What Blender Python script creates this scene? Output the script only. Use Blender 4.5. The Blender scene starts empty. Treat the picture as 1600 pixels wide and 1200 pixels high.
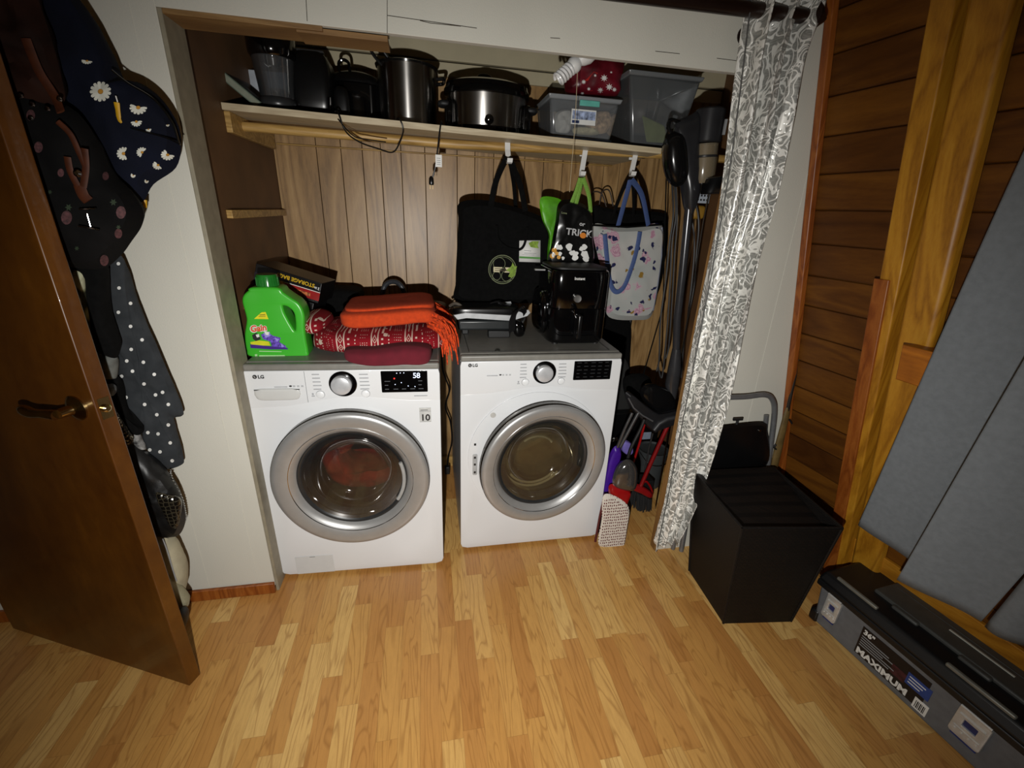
import bpy, bmesh, math, random
from mathutils import Vector, Matrix, noise
from mathutils.bvhtree import BVHTree
random.seed(7)
PI = math.pi
S = bpy.context.scene
COL = S.collection

# ---------------------------------------------------------------- camera
CP = Vector((.661, -1.539, 1.525)); YAW, PIT, ROL, FPX = -.1995, .3755, .0442, 682.6
_f = Vector((-math.sin(YAW)*math.cos(PIT), math.cos(YAW)*math.cos(PIT), -math.sin(PIT)))
_r = Vector((math.cos(YAW), math.sin(YAW), 0)); _u = _r.cross(_f)
CR = _r*math.cos(ROL) + _u*math.sin(ROL); CU = -_r*math.sin(ROL) + _u*math.cos(ROL)
cd = bpy.data.cameras.new('camera'); cam = bpy.data.objects.new('camera', cd); COL.objects.link(cam)
cd.sensor_width = 36; cd.lens = FPX/1600*36; cd.clip_start = .02
cam.matrix_world = Matrix(((CR.x, CU.x, -_f.x, CP.x), (CR.y, CU.y, -_f.y, CP.y), (CR.z, CU.z, -_f.z, CP.z), (0, 0, 0, 1)))
S.camera = cam
# ---------------------------------------------------------------- world, flash of the phone, exposure
w = bpy.data.worlds.new('world'); S.world = w; w.use_nodes = True
w.node_tree.nodes['Background'].inputs[0].default_value = (1, .93, .82, 1)
w.node_tree.nodes['Background'].inputs[1].default_value = .07
ld = bpy.data.lights.new('phone_flash', 'SPOT'); ld.energy = 128; ld.color = (1, .98, .94)
ld.spot_size = math.radians(133); ld.spot_blend = 1; ld.shadow_soft_size = .012
lo = bpy.data.objects.new('phone_flash', ld); COL.objects.link(lo)
lo.matrix_world = cam.matrix_world.copy(); lo.location = CP + CR*-.07 + CU*-.24
S.view_settings.view_transform = 'Standard'; S.view_settings.look = 'None'
S.view_settings.exposure = .16; S.view_settings.gamma = 1; S.view_settings.use_curve_mapping = False

# ---------------------------------------------------------------- where things stand: sight lines of the surveyed photo
def ray(x, y): return CR*((x-800)/FPX) - CU*((y-600)/FPX) + _f
def at(x, y, Y): d = ray(x, y); return CP + d*((Y-CP.y)/d.y)
def atz(x, y, Z): d = ray(x, y); return CP + d*((Z-CP.z)/d.z)
def atw(x, y, off=0):
    d = ray(x, y); n = Vector((1, .13, .2)); return CP + d*(((2.40-off)-n.dot(CP))/n.dot(d))
def rwp(y, z, off=0): return Vector((2.40-.2*z-.13*y-off, y, z))
def V(*a): return Vector(a)

# ---------------------------------------------------------------- materials
def lin(h):
    h = h.lstrip('#'); c = [int(h[i:i+2], 16)/255 for i in (0, 2, 4)]
    return tuple(x/12.92 if x <= .04045 else ((x+.055)/1.055)**2.4 for x in c) + (1,)
class NT:
    def __init__(s, name):
        s.m = bpy.data.materials.new(name); s.m.use_nodes = True; s.t = s.m.node_tree; s.n = s.t.nodes
        s.p = s.n['Principled BSDF']; s.out = s.n['Material Output']
        s.tc = s.n.new('ShaderNodeTexCoord')
    def link(s, a, b): s.t.links.new(a, b)
    def node(s, kind, **kw):
        n = s.n.new('ShaderNode'+kind)
        for k, v in kw.items():
            if k[0] == '_': n.inputs[k[1:].replace('_', ' ')].default_value = v
            else: setattr(n, k, v)
        return n
    def co(s, scale=(1, 1, 1), loc=(0, 0, 0), rot=(0, 0, 0), src='Object'):
        m = s.node('Mapping'); m.inputs['Scale'].default_value = scale; m.inputs['Location'].default_value = loc
        m.inputs['Rotation'].default_value = rot
        s.link(s.tc.outputs[src], m.inputs[0]); return m.outputs[0]
    def noise(s, vec, scale, detail=3, dist=0, rough=.5):
        n = s.node('TexNoise', _Scale=scale, _Detail=detail, _Distortion=dist, _Roughness=rough)
        if vec is not None: s.link(vec, n.inputs['Vector'])
        return n.outputs[0]
    def ramp(s, fac, stops, interp='LINEAR'):
        r = s.node('ValToRGB'); r.color_ramp.interpolation = interp
        e = r.color_ramp.elements
        while len(e) < len(stops): e.new(.5)
        for i, (p, c) in enumerate(stops): e[i].position = p; e[i].color = lin(c) if isinstance(c, str) else c
        s.link(fac, r.inputs[0]); return r.outputs[0]
    def mix(s, fac, a, b, mode='MIX'):
        n = s.node('Mix', data_type='RGBA', blend_type=mode)
        for v, i in ((fac, 0), (a, 6), (b, 7)):
            if hasattr(v, 'is_output'): s.link(v, n.inputs[i])
            else: n.inputs[i].default_value = v if i == 0 or not isinstance(v, str) else lin(v)
        return n.outputs[2]
    def math(s, op, a, b=0.0, c=0.0):
        n = s.node('Math', operation=op)
        for v, i in ((a, 0), (b, 1), (c, 2)):
            if hasattr(v, 'is_output'): s.link(v, n.inputs[i])
            else: n.inputs[i].default_value = v
        return n.outputs[0]
    def bump(s, h, strength=.3, dist=.002):
        b = s.node('Bump', _Strength=strength, _Distance=dist); s.link(h, b.inputs['Height']); s.link(b.outputs[0], s.p.inputs['Normal'])
    def set(s, rough=.5, metal=0, spec=.5, color=None, coat=0, alpha=None, sheen=0):
        p = s.p.inputs
        p['Roughness'].default_value = rough; p['Metallic'].default_value = metal; p['Specular IOR Level'].default_value = spec
        p['Coat Weight'].default_value = coat; p['Sheen Weight'].default_value = sheen
        if color is not None:
            if hasattr(color, 'is_output'): s.link(color, p['Base Color'])
            else: p['Base Color'].default_value = lin(color) if isinstance(color, str) else color
        return s.m
CACHE = {}
def mat(name, col='#808080', rough=.5, metal=0, spec=.5, var=.06, vs=30, bump=0, bs=200, bd=.001, coat=0, sheen=0):
    if name in CACHE: return CACHE[name]
    t = NT(name); n = t.noise(t.co(), vs, 4)
    c = lin(col); lo_ = tuple(max(0, x*(1-var*2)) for x in c[:3])+(1,); hi = tuple(min(1, x*(1+var*2)) for x in c[:3])+(1,)
    t.set(rough, metal, spec, t.ramp(n, [(.3, lo_), (.7, hi)]), coat)
    if bump: t.bump(t.noise(t.co(), bs, 3), bump, bd)
    CACHE[name] = t.m; return t.m
def glassy(name, tint='#c8d0d4', opac=.25, rough=.08, glossy=.12):
    """thin clear plastic or glass: see-through with a veil of its own colour and a shine"""
    if name in CACHE: return CACHE[name]
    t = NT(name); t.set(.5, 0, .5, tint)
    tr = t.node('BsdfTransparent'); tr.inputs[0].default_value = tuple(x**.35 for x in lin(tint)[:3])+(1,)
    gl = t.node('BsdfGlossy', _Roughness=rough)
    m1 = t.node('MixShader', _Fac=opac); t.link(tr.outputs[0], m1.inputs[1]); t.link(t.p.outputs[0], m1.inputs[2])
    fr = t.node('Fresnel', _IOR=1.5); f2 = t.math('ADD', t.math('MULTIPLY', fr.outputs[0], .8), glossy*.3)
    m2 = t.node('MixShader'); t.link(f2, m2.inputs[0]); t.link(m1.outputs[0], m2.inputs[1]); t.link(gl.outputs[0], m2.inputs[2])
    t.link(m2.outputs[0], t.out.inputs[0]); CACHE[name] = t.m; return t.m
def emit(name, col, strength):
    t = NT(name); t.set(.5, 0, .5, '#000000'); t.p.inputs['Emission Color'].default_value = lin(col)
    t.p.inputs['Emission Strength'].default_value = strength; return t.m

def wood(name, stops, axis='z', ring=6, stretch=14, rough=.45, bump=.1, coat=0, cell=None, knots=False, spec=.5):
    """stained wood, grain along axis; cell=(axis index, pitch, offset) gives every board its own tone"""
    t = NT(name); sc = {'x': (1, stretch, stretch), 'y': (stretch, 1, stretch), 'z': (stretch, stretch, 1)}[axis]
    base = t.co(sc)
    if cell:
        sep = t.node('SeparateXYZ'); t.link(t.tc.outputs['Object'], sep.inputs[0])
        i = t.math('FLOOR', t.math('DIVIDE', t.math('SUBTRACT', sep.outputs[cell[0]], cell[2]), cell[1]))
        wn = t.node('TexWhiteNoise', noise_dimensions='1D'); t.link(i, wn.inputs['W'])
        add = t.node('VectorMath', operation='MULTIPLY_ADD'); t.link(wn.outputs['Color'], add.inputs[0])
        add.inputs[1].default_value = (37, 37, 37); t.link(base, add.inputs[2]); base = add.outputs[0]
    n1 = t.noise(base, ring/10, 3, 1.2); wv = t.math('FRACT', t.math('MULTIPLY', n1, ring*1.6))
    wv = t.math('ABSOLUTE', t.math('SUBTRACT', wv, .5)); wv = t.math('MULTIPLY', wv, 2)
    fine = t.noise(base, ring*3.2, 5, 0, .7)
    f = t.math('ADD', t.math('MULTIPLY', wv, .40), t.math('MULTIPLY', fine, .60))
    if cell: f = t.math('ADD', t.math('MULTIPLY', f, .62), t.math('MULTIPLY', wn.outputs[0], .38))
    c = t.ramp(f, stops)
    if knots:
        v = t.node('TexVoronoi', _Scale=3.2, feature='F1'); t.link(t.co((1, 1, 1.9)), v.inputs['Vector'])
        k = t.ramp(v.outputs['Distance'], [(.035, (1, 1, 1, 1)), (.10, (0, 0, 0, 1))]); c = t.mix(t.math('MULTIPLY', k, .8), c, '#1c0d04')
    t.set(rough, 0, spec, c, coat)
    t.bump(fine, bump, .002); return t.m

def paint_wall():
    t = NT('white_textured_paint'); a = t.noise(t.co(), 220, 4, 0, .7); b = t.noise(t.co((1, 1, .5)), 3, 3)
    t.set(.62, 0, .35, t.ramp(b, [(.3, '#c3c1b6'), (.7, '#cccabf')])); t.bump(a, .35, .0015); return t.m
def strip_floor():
    t = NT('wood_strip_floor')
    sep = t.node('SeparateXYZ'); t.link(t.tc.outputs['Object'], sep.inputs[0])
    X, Y = sep.outputs[0], sep.outputs[1]
    W, L = .0665, .40
    row = t.math('FLOOR', t.math('DIVIDE', X, W))
    wr = t.node('TexWhiteNoise', noise_dimensions='1D'); t.link(row, wr.inputs['W'])
    yy = t.math('ADD', t.math('DIVIDE', Y, L), t.math('MULTIPLY', wr.outputs[0], 9.7))
    colu = t.math('FLOOR', yy)
    cmb = t.node('CombineXYZ'); t.link(row, cmb.inputs[0]); t.link(colu, cmb.inputs[1])
    wn = t.node('TexWhiteNoise', noise_dimensions='2D'); t.link(cmb.outputs[0], wn.inputs['Vector'])
    tone = t.ramp(wn.outputs[0], [(0, '#b07a3e'), (.25, '#b98446'), (.5, '#c08d4a'), (.75, '#c99a56'), (1, '#d6ae6a')])
    off = t.node('VectorMath', operation='MULTIPLY_ADD'); t.link(wn.outputs['Color'], off.inputs[0]); off.inputs[1].default_value = (50, 50, 50)
    t.link(t.co((13, 1.5, 1)), off.inputs[2]); v = off.outputs[0]
    n1 = t.noise(v, 1.1, 2, .6)
    rg = t.math('ABSOLUTE', t.math('SUBTRACT', t.math('FRACT', t.math('MULTIPLY', n1, 11)), .5))
    rg = t.ramp(rg, [(0, (0, 0, 0, 1)), (.18, (1, 1, 1, 1))])
    fine = t.noise(v, 9, 5, 0, .75)
    c = t.mix(t.math('MULTIPLY', t.math('SUBTRACT', 1.0, rg), .50), tone, '#8a5826')
    c = t.mix(t.math('MULTIPLY', t.ramp(fine, [(.42, (0, 0, 0, 1)), (.68, (1, 1, 1, 1))]), .28), c, '#8a6134')
    # joints
    fx = t.math('ABSOLUTE', t.math('SUBTRACT', t.math('FRACT', t.math('DIVIDE', X, W)), .5))
    fy = t.math('ABSOLUTE', t.math('SUBTRACT', t.math('FRACT', yy), .5))
    j = t.math('MAXIMUM', t.math('GREATER_THAN', fx, .49), t.math('GREATER_THAN', fy, .4985))
    c = t.mix(t.math('MULTIPLY', j, .30), c, '#5e3c1c')
    t.set(.36, 0, .45, c); t.p.inputs['Coat Weight'].default_value = .1; t.p.inputs['Coat Roughness'].default_value = .25
    t.bump(fine, .06, .001); return t.m

M_WHITE = paint_wall(); M_FLOOR = strip_floor()
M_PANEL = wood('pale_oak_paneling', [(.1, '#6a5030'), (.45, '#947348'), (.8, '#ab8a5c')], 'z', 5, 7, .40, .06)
M_PINE = wood('stained_pine_boards', [(.2, '#3f2107'), (.5, '#54300c'), (.8, '#6d4312')], 'y', 4, 8, .5, .1, 0, (2, .118, .043), True, .25)
M_POST = wood('yellow_pine_trim', [(.25, '#8e5c10'), (.55, '#ad771b'), (.8, '#ba8626')], 'z', 5, 10, .45, .08)
M_OAKY = wood('honey_wood', [(.25, '#8a6a34'), (.6, '#b08d50'), (.8, '#c09d5f')], 'x', 6, 12, .45, .05)
M_SHELF = wood('pale_shelf_board', [(.2, '#a8977a'), (.6, '#bcae90'), (.8, '#c9bc9e')], 'x', 6, 12, .5, .05)
M_DOOR = wood('door_stain', [(.2, '#3f1f04'), (.5, '#553007'), (.8, '#70430c')], 'z', 3, 2, .38, .03, .25)
M_REDW = wood('reddish_casing', [(.2, '#6b330d'), (.5, '#854616'), (.8, '#9a5a22')], 'z', 6, 12, .4, .05)
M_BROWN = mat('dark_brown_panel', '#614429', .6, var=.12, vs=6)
M_TAUPE = mat('taupe_paint', '#8b8471', .55, bump=.2, bs=150)
M_CREAM = mat('cream_paint', '#b3a98c', .6, var=.04, vs=6, bump=.1)
M_BLK = mat('black_plastic', '#0b0b0c', .28); M_BLKM = mat('matt_black_plastic', '#101011', .55, bump=.1)
M_GLOSSBLK = mat('gloss_black', '#050506', .1, coat=.5)
M_ENAMEL = mat('white_enamel', '#d6d8da', .28, var=.01, vs=3, coat=.3)
M_GREYTOP = mat('grey_top_plate', '#77756f', .4, var=.04)
M_CHROME = mat('chrome', '#c9c9c9', .12, 1); M_SATIN = mat('satin_silver', '#a9a9a8', .38, .55, var=.02)
M_DARKCHROME = mat('dark_chrome', '#585550', .22, 1, var=.02)
M_STEEL = mat('brushed_steel', '#a8a5a1', .27, 1, var=.05, vs=15)
for _o in (M_STEEL,):
    _t = _o.node_tree; _p = _t.nodes['Principled BSDF']; _g = _t.nodes.new('ShaderNodeTangent'); _g.direction_type = 'RADIAL'; _g.axis = 'Z'
    _t.links.new(_g.outputs[0], _p.inputs['Tangent']); _p.inputs['Anisotropic'].default_value = .85; _p.inputs['Anisotropic Rotation'].default_value = .25
M_GREYTUBE = mat('grey_painted_tube', '#77787a', .35, .5)
M_WHITEP = mat('white_plastic', '#d4d4d2', .4, var=.02)
M_RED = mat('red_plastic', '#8f0d0f', .3); M_PURPLE = mat('purple_plastic', '#3d1583', .35)
M_BLACKCLOTH = mat('black_cloth', '#090909', .95, 0, .12, var=.15, vs=60, bump=.4, bs=500, sheen=.2)
M_GREYCORD = mat('dark_grey_cord', '#2b2b2c', .5)
M_PRINTW = mat('white_print', '#d8d8d4', .6, var=.02); M_PRINTG = mat('grey_print', '#8a8c8e', .6, var=.02); M_PRINTK = mat('black_print', '#151515', .5)

# ---------------------------------------------------------------- mesh builder
WM = {}
def smoothmesh(me, ang=35):
    me.polygons.foreach_set('use_smooth', [True]*len(me.polygons)); me.set_sharp_from_angle(angle=math.radians(ang))
class MB:
    def __init__(s): s.v = []; s.f = []; s.mi = []; s.cur = 0
    def add(s, vs, fs):
        o = len(s.v); s.v += [Vector(p) for p in vs]; s.f += [tuple(i+o for i in f) for f in fs]; s.mi += [s.cur]*len(fs); return s
    def hexa(s, p):
        """eight corners: bottom 0-3 counter-clockwise, top 4-7"""
        return s.add(p, [(3, 2, 1, 0), (4, 5, 6, 7), (0, 1, 5, 4), (1, 2, 6, 5), (2, 3, 7, 6), (3, 0, 4, 7)])
    def box(s, a, b, M=None):
        x0, y0, z0 = a; x1, y1, z1 = b
        p = [V(x0, y0, z0), V(x1, y0, z0), V(x1, y1, z0), V(x0, y1, z0), V(x0, y0, z1), V(x1, y0, z1), V(x1, y1, z1), V(x0, y1, z1)]
        if M: p = [M @ q for q in p]
        return s.hexa(p)
    def prism(s, pts, vec):
        n = len(pts); vec = Vector(vec)
        return s.add(list(pts)+[Vector(p)+vec for p in pts], [tuple(range(n))[::-1], tuple(range(n, 2*n))] + [(i, (i+1) % n, (i+1) % n+n, i+n) for i in range(n)])
    def lathe(s, prof, M=None, seg=40, sx=1, sy=1, cap=True):
        """profile (r, h) turned about the local z axis"""
        vs = []; fs = []
        for r, h in prof:
            for k in range(seg):
                a = 2*PI*k/seg; q = V(r*math.cos(a)*sx, r*math.sin(a)*sy, h); vs.append(M @ q if M else q)
        for i in range(len(prof)-1):
            for k in range(seg):
                k2 = (k+1) % seg; fs.append((i*seg+k, i*seg+k2, (i+1)*seg+k2, (i+1)*seg+k))
        if cap:
            if prof[0][0] > 1e-5: fs.append(tuple(range(seg))[::-1])
            if prof[-1][0] > 1e-5: fs.append(tuple((len(prof)-1)*seg+k for k in range(seg)))
        return s.add(vs, fs)
    def tube(s, pts, r, seg=10, closed=False, flat=1.0, upv=None, cap=True):
        pts = [Vector(p) for p in pts]; n = len(pts); rr = r if isinstance(r, (list, tuple)) else [r]*n
        vs = []; N = None
        for i, p in enumerate(pts):
            a = pts[(i-1) % n] if closed or i > 0 else p; b = pts[(i+1) % n] if closed or i < n-1 else p
            t = (b-a).normalized()
            if N is None:
                N = Vector(upv) if upv else (V(0, 0, 1) if abs(t.z) < .9 else V(0, 1, 0))
            N = (N - t*N.dot(t)).normalized(); B = t.cross(N)
            for k in range(seg):
                an = 2*PI*k/seg; vs.append(p + N*math.cos(an)*rr[i]*flat + B*math.sin(an)*rr[i])
        fs = []
        for i in range(n if closed else n-1):
            for k in range(seg):
                k2 = (k+1) % seg; j = (i+1) % n; fs.append((i*seg+k, i*seg+k2, j*seg+k2, j*seg+k))
        if not closed and cap: fs += [tuple(range(seg))[::-1], tuple((n-1)*seg+k for k in range(seg))]
        return s.add(vs, fs)
    def grid(s, fn, nu, nv):
        vs = [fn(i/nu, j/nv) for j in range(nv+1) for i in range(nu+1)]
        return s.add(vs, [(j*(nu+1)+i, j*(nu+1)+i+1, (j+1)*(nu+1)+i+1, (j+1)*(nu+1)+i) for j in range(nv) for i in range(nu)])
    def puff(s, outline, tf, tb, e=2.2, rings=9, wr=.0, wf=18, dirv=(0, -1, 0), smooth=True, n=72, seed=0, center=None):
        """a stuffed, closed body from its outline in space: bulges tf to the front, tb to the back"""
        o = cr(outline, n) if smooth else [Vector(p) for p in outline]; n = len(o); D = Vector(dirv).normalized()
        c = Vector(center) if center else sum(o, V(0, 0, 0))/n; vs = []; fs = []
        for side, t in ((1, tf), (-1, tb)):
            for q in range(1, rings+1):
                r = q/rings
                if side == -1 and q == rings: break
                h = (1-r**e)**(1/e)*t
                for k in range(n):
                    p = c.lerp(o[k], r); w_ = noise.noise((p+V(seed, 0, 0))*wf)*wr + noise.noise((p+V(seed, 3, 0))*wf*2.7)*wr*.4
                    vs.append(p + D*side*(h + w_*(1-r**6)) )
        vs.append(c+D*tf); vs.append(c-D*tb); F, Bk = len(vs)-2, len(vs)-1
        def idx(side, q, k):
            if side == 1: return (q-1)*n+k
            return rings*n+(q-1)*n+k if q < rings else (rings-1)*n+k
        for side in (1, -1):
            for q in range(1, rings):
                for k in range(n):
                    k2 = (k+1) % n; f = (idx(side, q, k), idx(side, q, k2), idx(side, q+1, k2), idx(side, q+1, k)); fs.append(f if side == -1 else f[::-1])
            for k in range(n):
                f = (F if side == 1 else Bk, idx(side, 1, k), idx(side, 1, (k+1) % n)); fs.append(f if side == -1 else f[::-1])
        return s.add(vs, fs)
    def soft(s, c, d, e=4, seg=28, wr=0, wf=14, fn=None, M=None):
        """rounded block (superellipsoid), centre c, half sizes d"""
        def sp(x, p): return math.copysign(abs(x)**p, x)
        vs = []; fs = []; nu = seg*2; nv = seg
        for j in range(nv+1):
            ph = -PI/2+PI*j/nv
            for i in range(nu):
                th = 2*PI*i/nu
                q = V(sp(math.cos(ph), 2/e)*sp(math.cos(th), 2/e)*d[0], sp(math.cos(ph), 2/e)*sp(math.sin(th), 2/e)*d[1], sp(math.sin(ph), 2/e)*d[2])
                if wr: q += q.normalized()*noise.noise((q+Vector(c))*wf)*wr
                if fn: q = fn(q)
                if M: q = M @ q
                vs.append(q+Vector(c))
        for j in range(nv):
            for i in range(nu): fs.append((j*nu+i, j*nu+(i+1) % nu, (j+1)*nu+(i+1) % nu, (j+1)*nu+i))
        return s.add(vs, fs)
    def mesh(s, name, mats):
        me = bpy.data.meshes.new(name); me.from_pydata([tuple(p) for p in s.v], [], s.f)
        for m in mats: me.materials.append(m)
        me.polygons.foreach_set('material_index', s.mi); me.update()
        bm = bmesh.new(); bm.from_mesh(me); bmesh.ops.remove_doubles(bm, verts=bm.verts, dist=1e-6); bmesh.ops.recalc_face_normals(bm, faces=bm.faces); bm.to_mesh(me); bm.free()
        return me
    def bvh(s): return BVHTree.FromPolygons([tuple(p) for p in s.v], s.f)
    def build(s, name, m, parent=None, bevel=0, seg=2, smooth=35, local=False, solid=0, origin=None):
        mats = m if isinstance(m, list) else [m]
        if parent is None:
            if origin is None:
                xs = [p.x for p in s.v]; ys = [p.y for p in s.v]; zs = [p.z for p in s.v]
                origin = V((min(xs)+max(xs))/2, (min(ys)+max(ys))/2, min(zs))
            W_ = Matrix.Translation(origin)
        else: W_ = WM[parent.name]
        if not (local and parent): I = W_.inverted(); s.v = [I @ p for p in s.v]
        me = s.mesh(name, mats); o = bpy.data.objects.new(name, me); COL.objects.link(o)
        if smooth: smoothmesh(me, smooth)
        if parent is None: o.location = origin
        else: o.parent = parent
        WM[o.name] = W_
        if solid: md = o.modifiers.new('thick', 'SOLIDIFY'); md.thickness = solid; md.offset = 0
        if bevel: md = o.modifiers.new('bevel', 'BEVEL'); md.width = bevel; md.segments = seg; md.limit_method = 'ANGLE'; md.angle_limit = math.radians(40)
        return o
def cr(pts, n, closed=True):
    """smooth curve through points"""
    P_ = [Vector(p) for p in pts]; m = len(P_); out = []
    tot = m if closed else m-1
    for k in range(n):
        t = k/n*tot if closed else k/(n-1)*tot
        i = min(int(t), tot-1); u = t-i
        g = (lambda j: P_[j % m]) if closed else (lambda j: P_[max(0, min(m-1, j))])
        a, b, c, d = g(i-1), g(i), g(i+1), g(i+2)
        out.append(.5*((2*b)+(c-a)*u+(2*a-5*b+4*c-d)*u*u+(3*b-a-3*c+d)*u**3))
    return out
def tag(o, label=None, cat=None, group=None, kind=None):
    if label: o['label'] = label
    if cat: o['category'] = cat
    if group: o['group'] = group
    if kind: o['kind'] = kind
    return o
def thing(name, label, cat, loc=(0, 0, 0), rz=0, group=None):
    o = bpy.data.objects.new(name, None); COL.objects.link(o); o.location = loc; o.rotation_euler = (0, 0, rz)
    o.empty_display_size = .05
    WM[o.name] = Matrix.Translation(Vector(loc)) @ Matrix.Rotation(rz, 4, 'Z'); return tag(o, label, cat, group)
def struct(mb, name, m, **k): return tag(mb.build(name, m, **k), kind='structure')
def YM(x, y, z):
    """local z pointing to -y (towards the room), local x along x: for lathes and plates on fronts"""
    return Matrix.Translation(V(x, y, z)) @ Matrix.Rotation(PI/2, 4, 'X')
def frame(o, ax, az):
    """matrix with x axis ax and z axis az at o"""
    X = Vector(ax).normalized(); Z = Vector(az).normalized(); Y = Z.cross(X).normalized(); X = Y.cross(Z)
    return Matrix(((X.x, Y.x, Z.x, o[0]), (X.y, Y.y, Z.y, o[1]), (X.z, Y.z, Z.z, o[2]), (0, 0, 0, 1)))
_tx = {}
def curve_mesh(cu):
    ob = bpy.data.objects.new('tmp', cu); COL.objects.link(ob); bpy.context.view_layer.update()
    me = bpy.data.meshes.new_from_object(ob.evaluated_get(bpy.context.evaluated_depsgraph_get()))
    r = ([v.co.copy() for v in me.vertices], [tuple(p.vertices) for p in me.polygons])
    bpy.data.objects.remove(ob); bpy.data.curves.remove(cu); bpy.data.meshes.remove(me); return r
def text(mb, s_, M, size=1, ext=.0006, bold=0, align='LEFT', sp=1):
    """lettering as solid geometry laid out by M (x right, y up, z out)"""
    cu = bpy.data.curves.new('t', 'FONT'); cu.body = s_; cu.size = size; cu.extrude = ext; cu.offset = bold; cu.align_x = align; cu.space_character = sp; cu.resolution_u = 3
    vs, fs = curve_mesh(cu); mb.add([M @ v for v in vs], fs)
def plate(mb, loops, M, ext=.005, bev=0, res=2):
    """flat plate with holes: loops of 2D points"""
    cu = bpy.data.curves.new('p', 'CURVE'); cu.dimensions = '2D'; cu.fill_mode = 'BOTH'; cu.extrude = ext; cu.bevel_depth = bev; cu.bevel_resolution = res
    for lp in loops:
        sp = cu.splines.new('POLY'); sp.points.add(len(lp)-1)
        for i, p in enumerate(lp): sp.points[i].co = (p[0], p[1], 0, 1)
        sp.use_cyclic_u = True
    vs, fs = curve_mesh(cu); mb.add([M @ v for v in vs], fs)
def circ(cx, cz, r, n=48, ry=None): return [(cx+r*math.cos(2*PI*k/n), cz+(ry or r)*math.sin(2*PI*k/n)) for k in range(n)]
def rrect(x0, y0, x1, y1, r, n=5):
    o = []
    for cx, cy, a in ((x1-r, y1-r, 0), (x0+r, y1-r, 90), (x0+r, y0+r, 180), (x1-r, y0+r, 270)):
        for k in range(n+1): an = math.radians(a+90*k/n); o.append((cx+r*math.cos(an), cy+r*math.sin(an)))
    return o
def stamp(mb, bvh, polys, off=.0008):
    """thin prints lying on a curved surface: polygons given by sight lines onto it"""
    for poly in polys:
        vs = []
        for x, y in poly:
            h = bvh.ray_cast(CP, ray(x, y).normalized())
            if h[0] is None: vs = None; break
            vs.append(h[0] - ray(x, y).normalized()*off)
        if vs: mb.add(vs, [tuple(range(len(vs)))])
def stamp_text(mb, bvh, s_, x, y, dx, dy, size, bold=0, off=.0012, up=None):
    cu = bpy.data.curves.new('t', 'FONT'); cu.body = s_; cu.size = size; cu.offset = bold; cu.resolution_u = 3
    vs, fs = curve_mesh(cu); l = math.hypot(dx, dy); ux, uy = dx/l, dy/l
    if up: vx, vy = up
    else: vx, vy = uy, -ux
    P_ = []
    for v in vs:
        px, py = x+v.x*ux+v.y*vx, y+v.x*uy+v.y*vy; h = bvh.ray_cast(CP, ray(px, py).normalized())
        if h[0] is None: return
        P_.append(h[0]-ray(px, py).normalized()*off)
    mb.add(P_, fs)

# ================================================================ THE SETTING
b = MB(); b.box((-1.75, -3.2, -.04), (2.9, .93, 0)); struct(b, 'floor', M_FLOOR, origin=V(0, 0, 0))
b = MB(); b.box((-1.75, -3.2, 2.55), (2.6, .93, 2.6)); struct(b, 'ceiling', M_CREAM)
b = MB(); b.box((-1.75, -3.25, 0), (2.9, -3.2, 2.6)); struct(b, 'wall_front', M_CREAM)
b = MB(); b.box((-1.8, -3.2, 0), (-1.75, .05, 2.6)); struct(b, 'wall_left', M_CREAM)
# white wall round the closet: left leaf, right leaf against the leaning wall, lintel
b = MB(); b.box((-1.75, 0, .03), (0, .11, 2.6))
b.box((0, 0, 1.975), (1.738, .018, 2.6)); b.box((.572, .018, 2.0), (1.738, .11, 2.6)); b.box((0, .018, 1.992), (.572, .11, 2.6))
p = [rwp(0, 0, 0), rwp(.11, 0, 0), rwp(0, 2.6, 0), rwp(.11, 2.6, 0)]
b.hexa([V(1.738, 0, 0), V(p[0].x, 0, 0), V(p[0].x, .036, 0), V(1.738, .036, 0), V(1.738, 0, 2.6), V(p[2].x, 0, 2.6), V(p[2].x, .036, 2.6), V(1.738, .036, 2.6)])
struct(b, 'wall_back', M_WHITE, bevel=.0015)
# raised panel seams and the cracks where lintel panels meet
b = MB()
for x0, x1, z0, z1 in ((-.062, -.060, .03, 2.3), (-.245, -.243, .03, 2.6)): b.box((x0, -.0012, z0), (x1, .001, z1))
q0, q1 = at(1281, 195, -.001), at(1180, 610, -.001); b.tube([q0, q1, q1+(q1-q0)*.5], .0007, 6)
struct(b, 'trim_1', M_WHITE)
b = MB()
for pts in (((605, 0), (605, 52)), ((605, 24), (745, 44)), ((860, 59), (875, 60)), ((1024, 80), (1062, 84)), ((1120, 91), (1152, 95)), ((478, -4), (480, 33)), ((656, 32), (672, 36), (720, 41))):
    b.tube([at(x, y, -.0004) for x, y in pts], .0009, 5)
struct(b, 'trim_2', mat('panel_crack', '#3a3226', .9))
# closet shell
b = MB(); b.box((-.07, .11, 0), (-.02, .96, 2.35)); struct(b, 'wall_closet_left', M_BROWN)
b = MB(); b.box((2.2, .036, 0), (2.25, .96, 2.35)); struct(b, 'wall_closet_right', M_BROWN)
b = MB(); b.box((-.07, .11, 2.35), (2.25, .96, 2.4)); struct(b, 'ceiling_closet', M_CREAM)
b = MB(); g = [-.02, .168, .278, .375, .46, .555, .669, .826, .915, 1.01, 1.17, 1.271, 1.373, 1.477, 1.6, 1.69, 1.80, 1.91, 2.02, 2.11, 2.2]
for x0, x1 in zip(g, g[1:]): b.box((x0+.0015, .905, 0), (x1-.0015, .915, 2.12))
b.box((-.02, .911, 0), (2.2, .93, 2.35)); struct(b, 'wall_closet_back', [M_PANEL], bevel=.001, origin=V(0, .9, 0))
bpy.data.objects['wall_closet_back'].data.materials.append(mat('groove_dark', '#20150b', .9))
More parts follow.
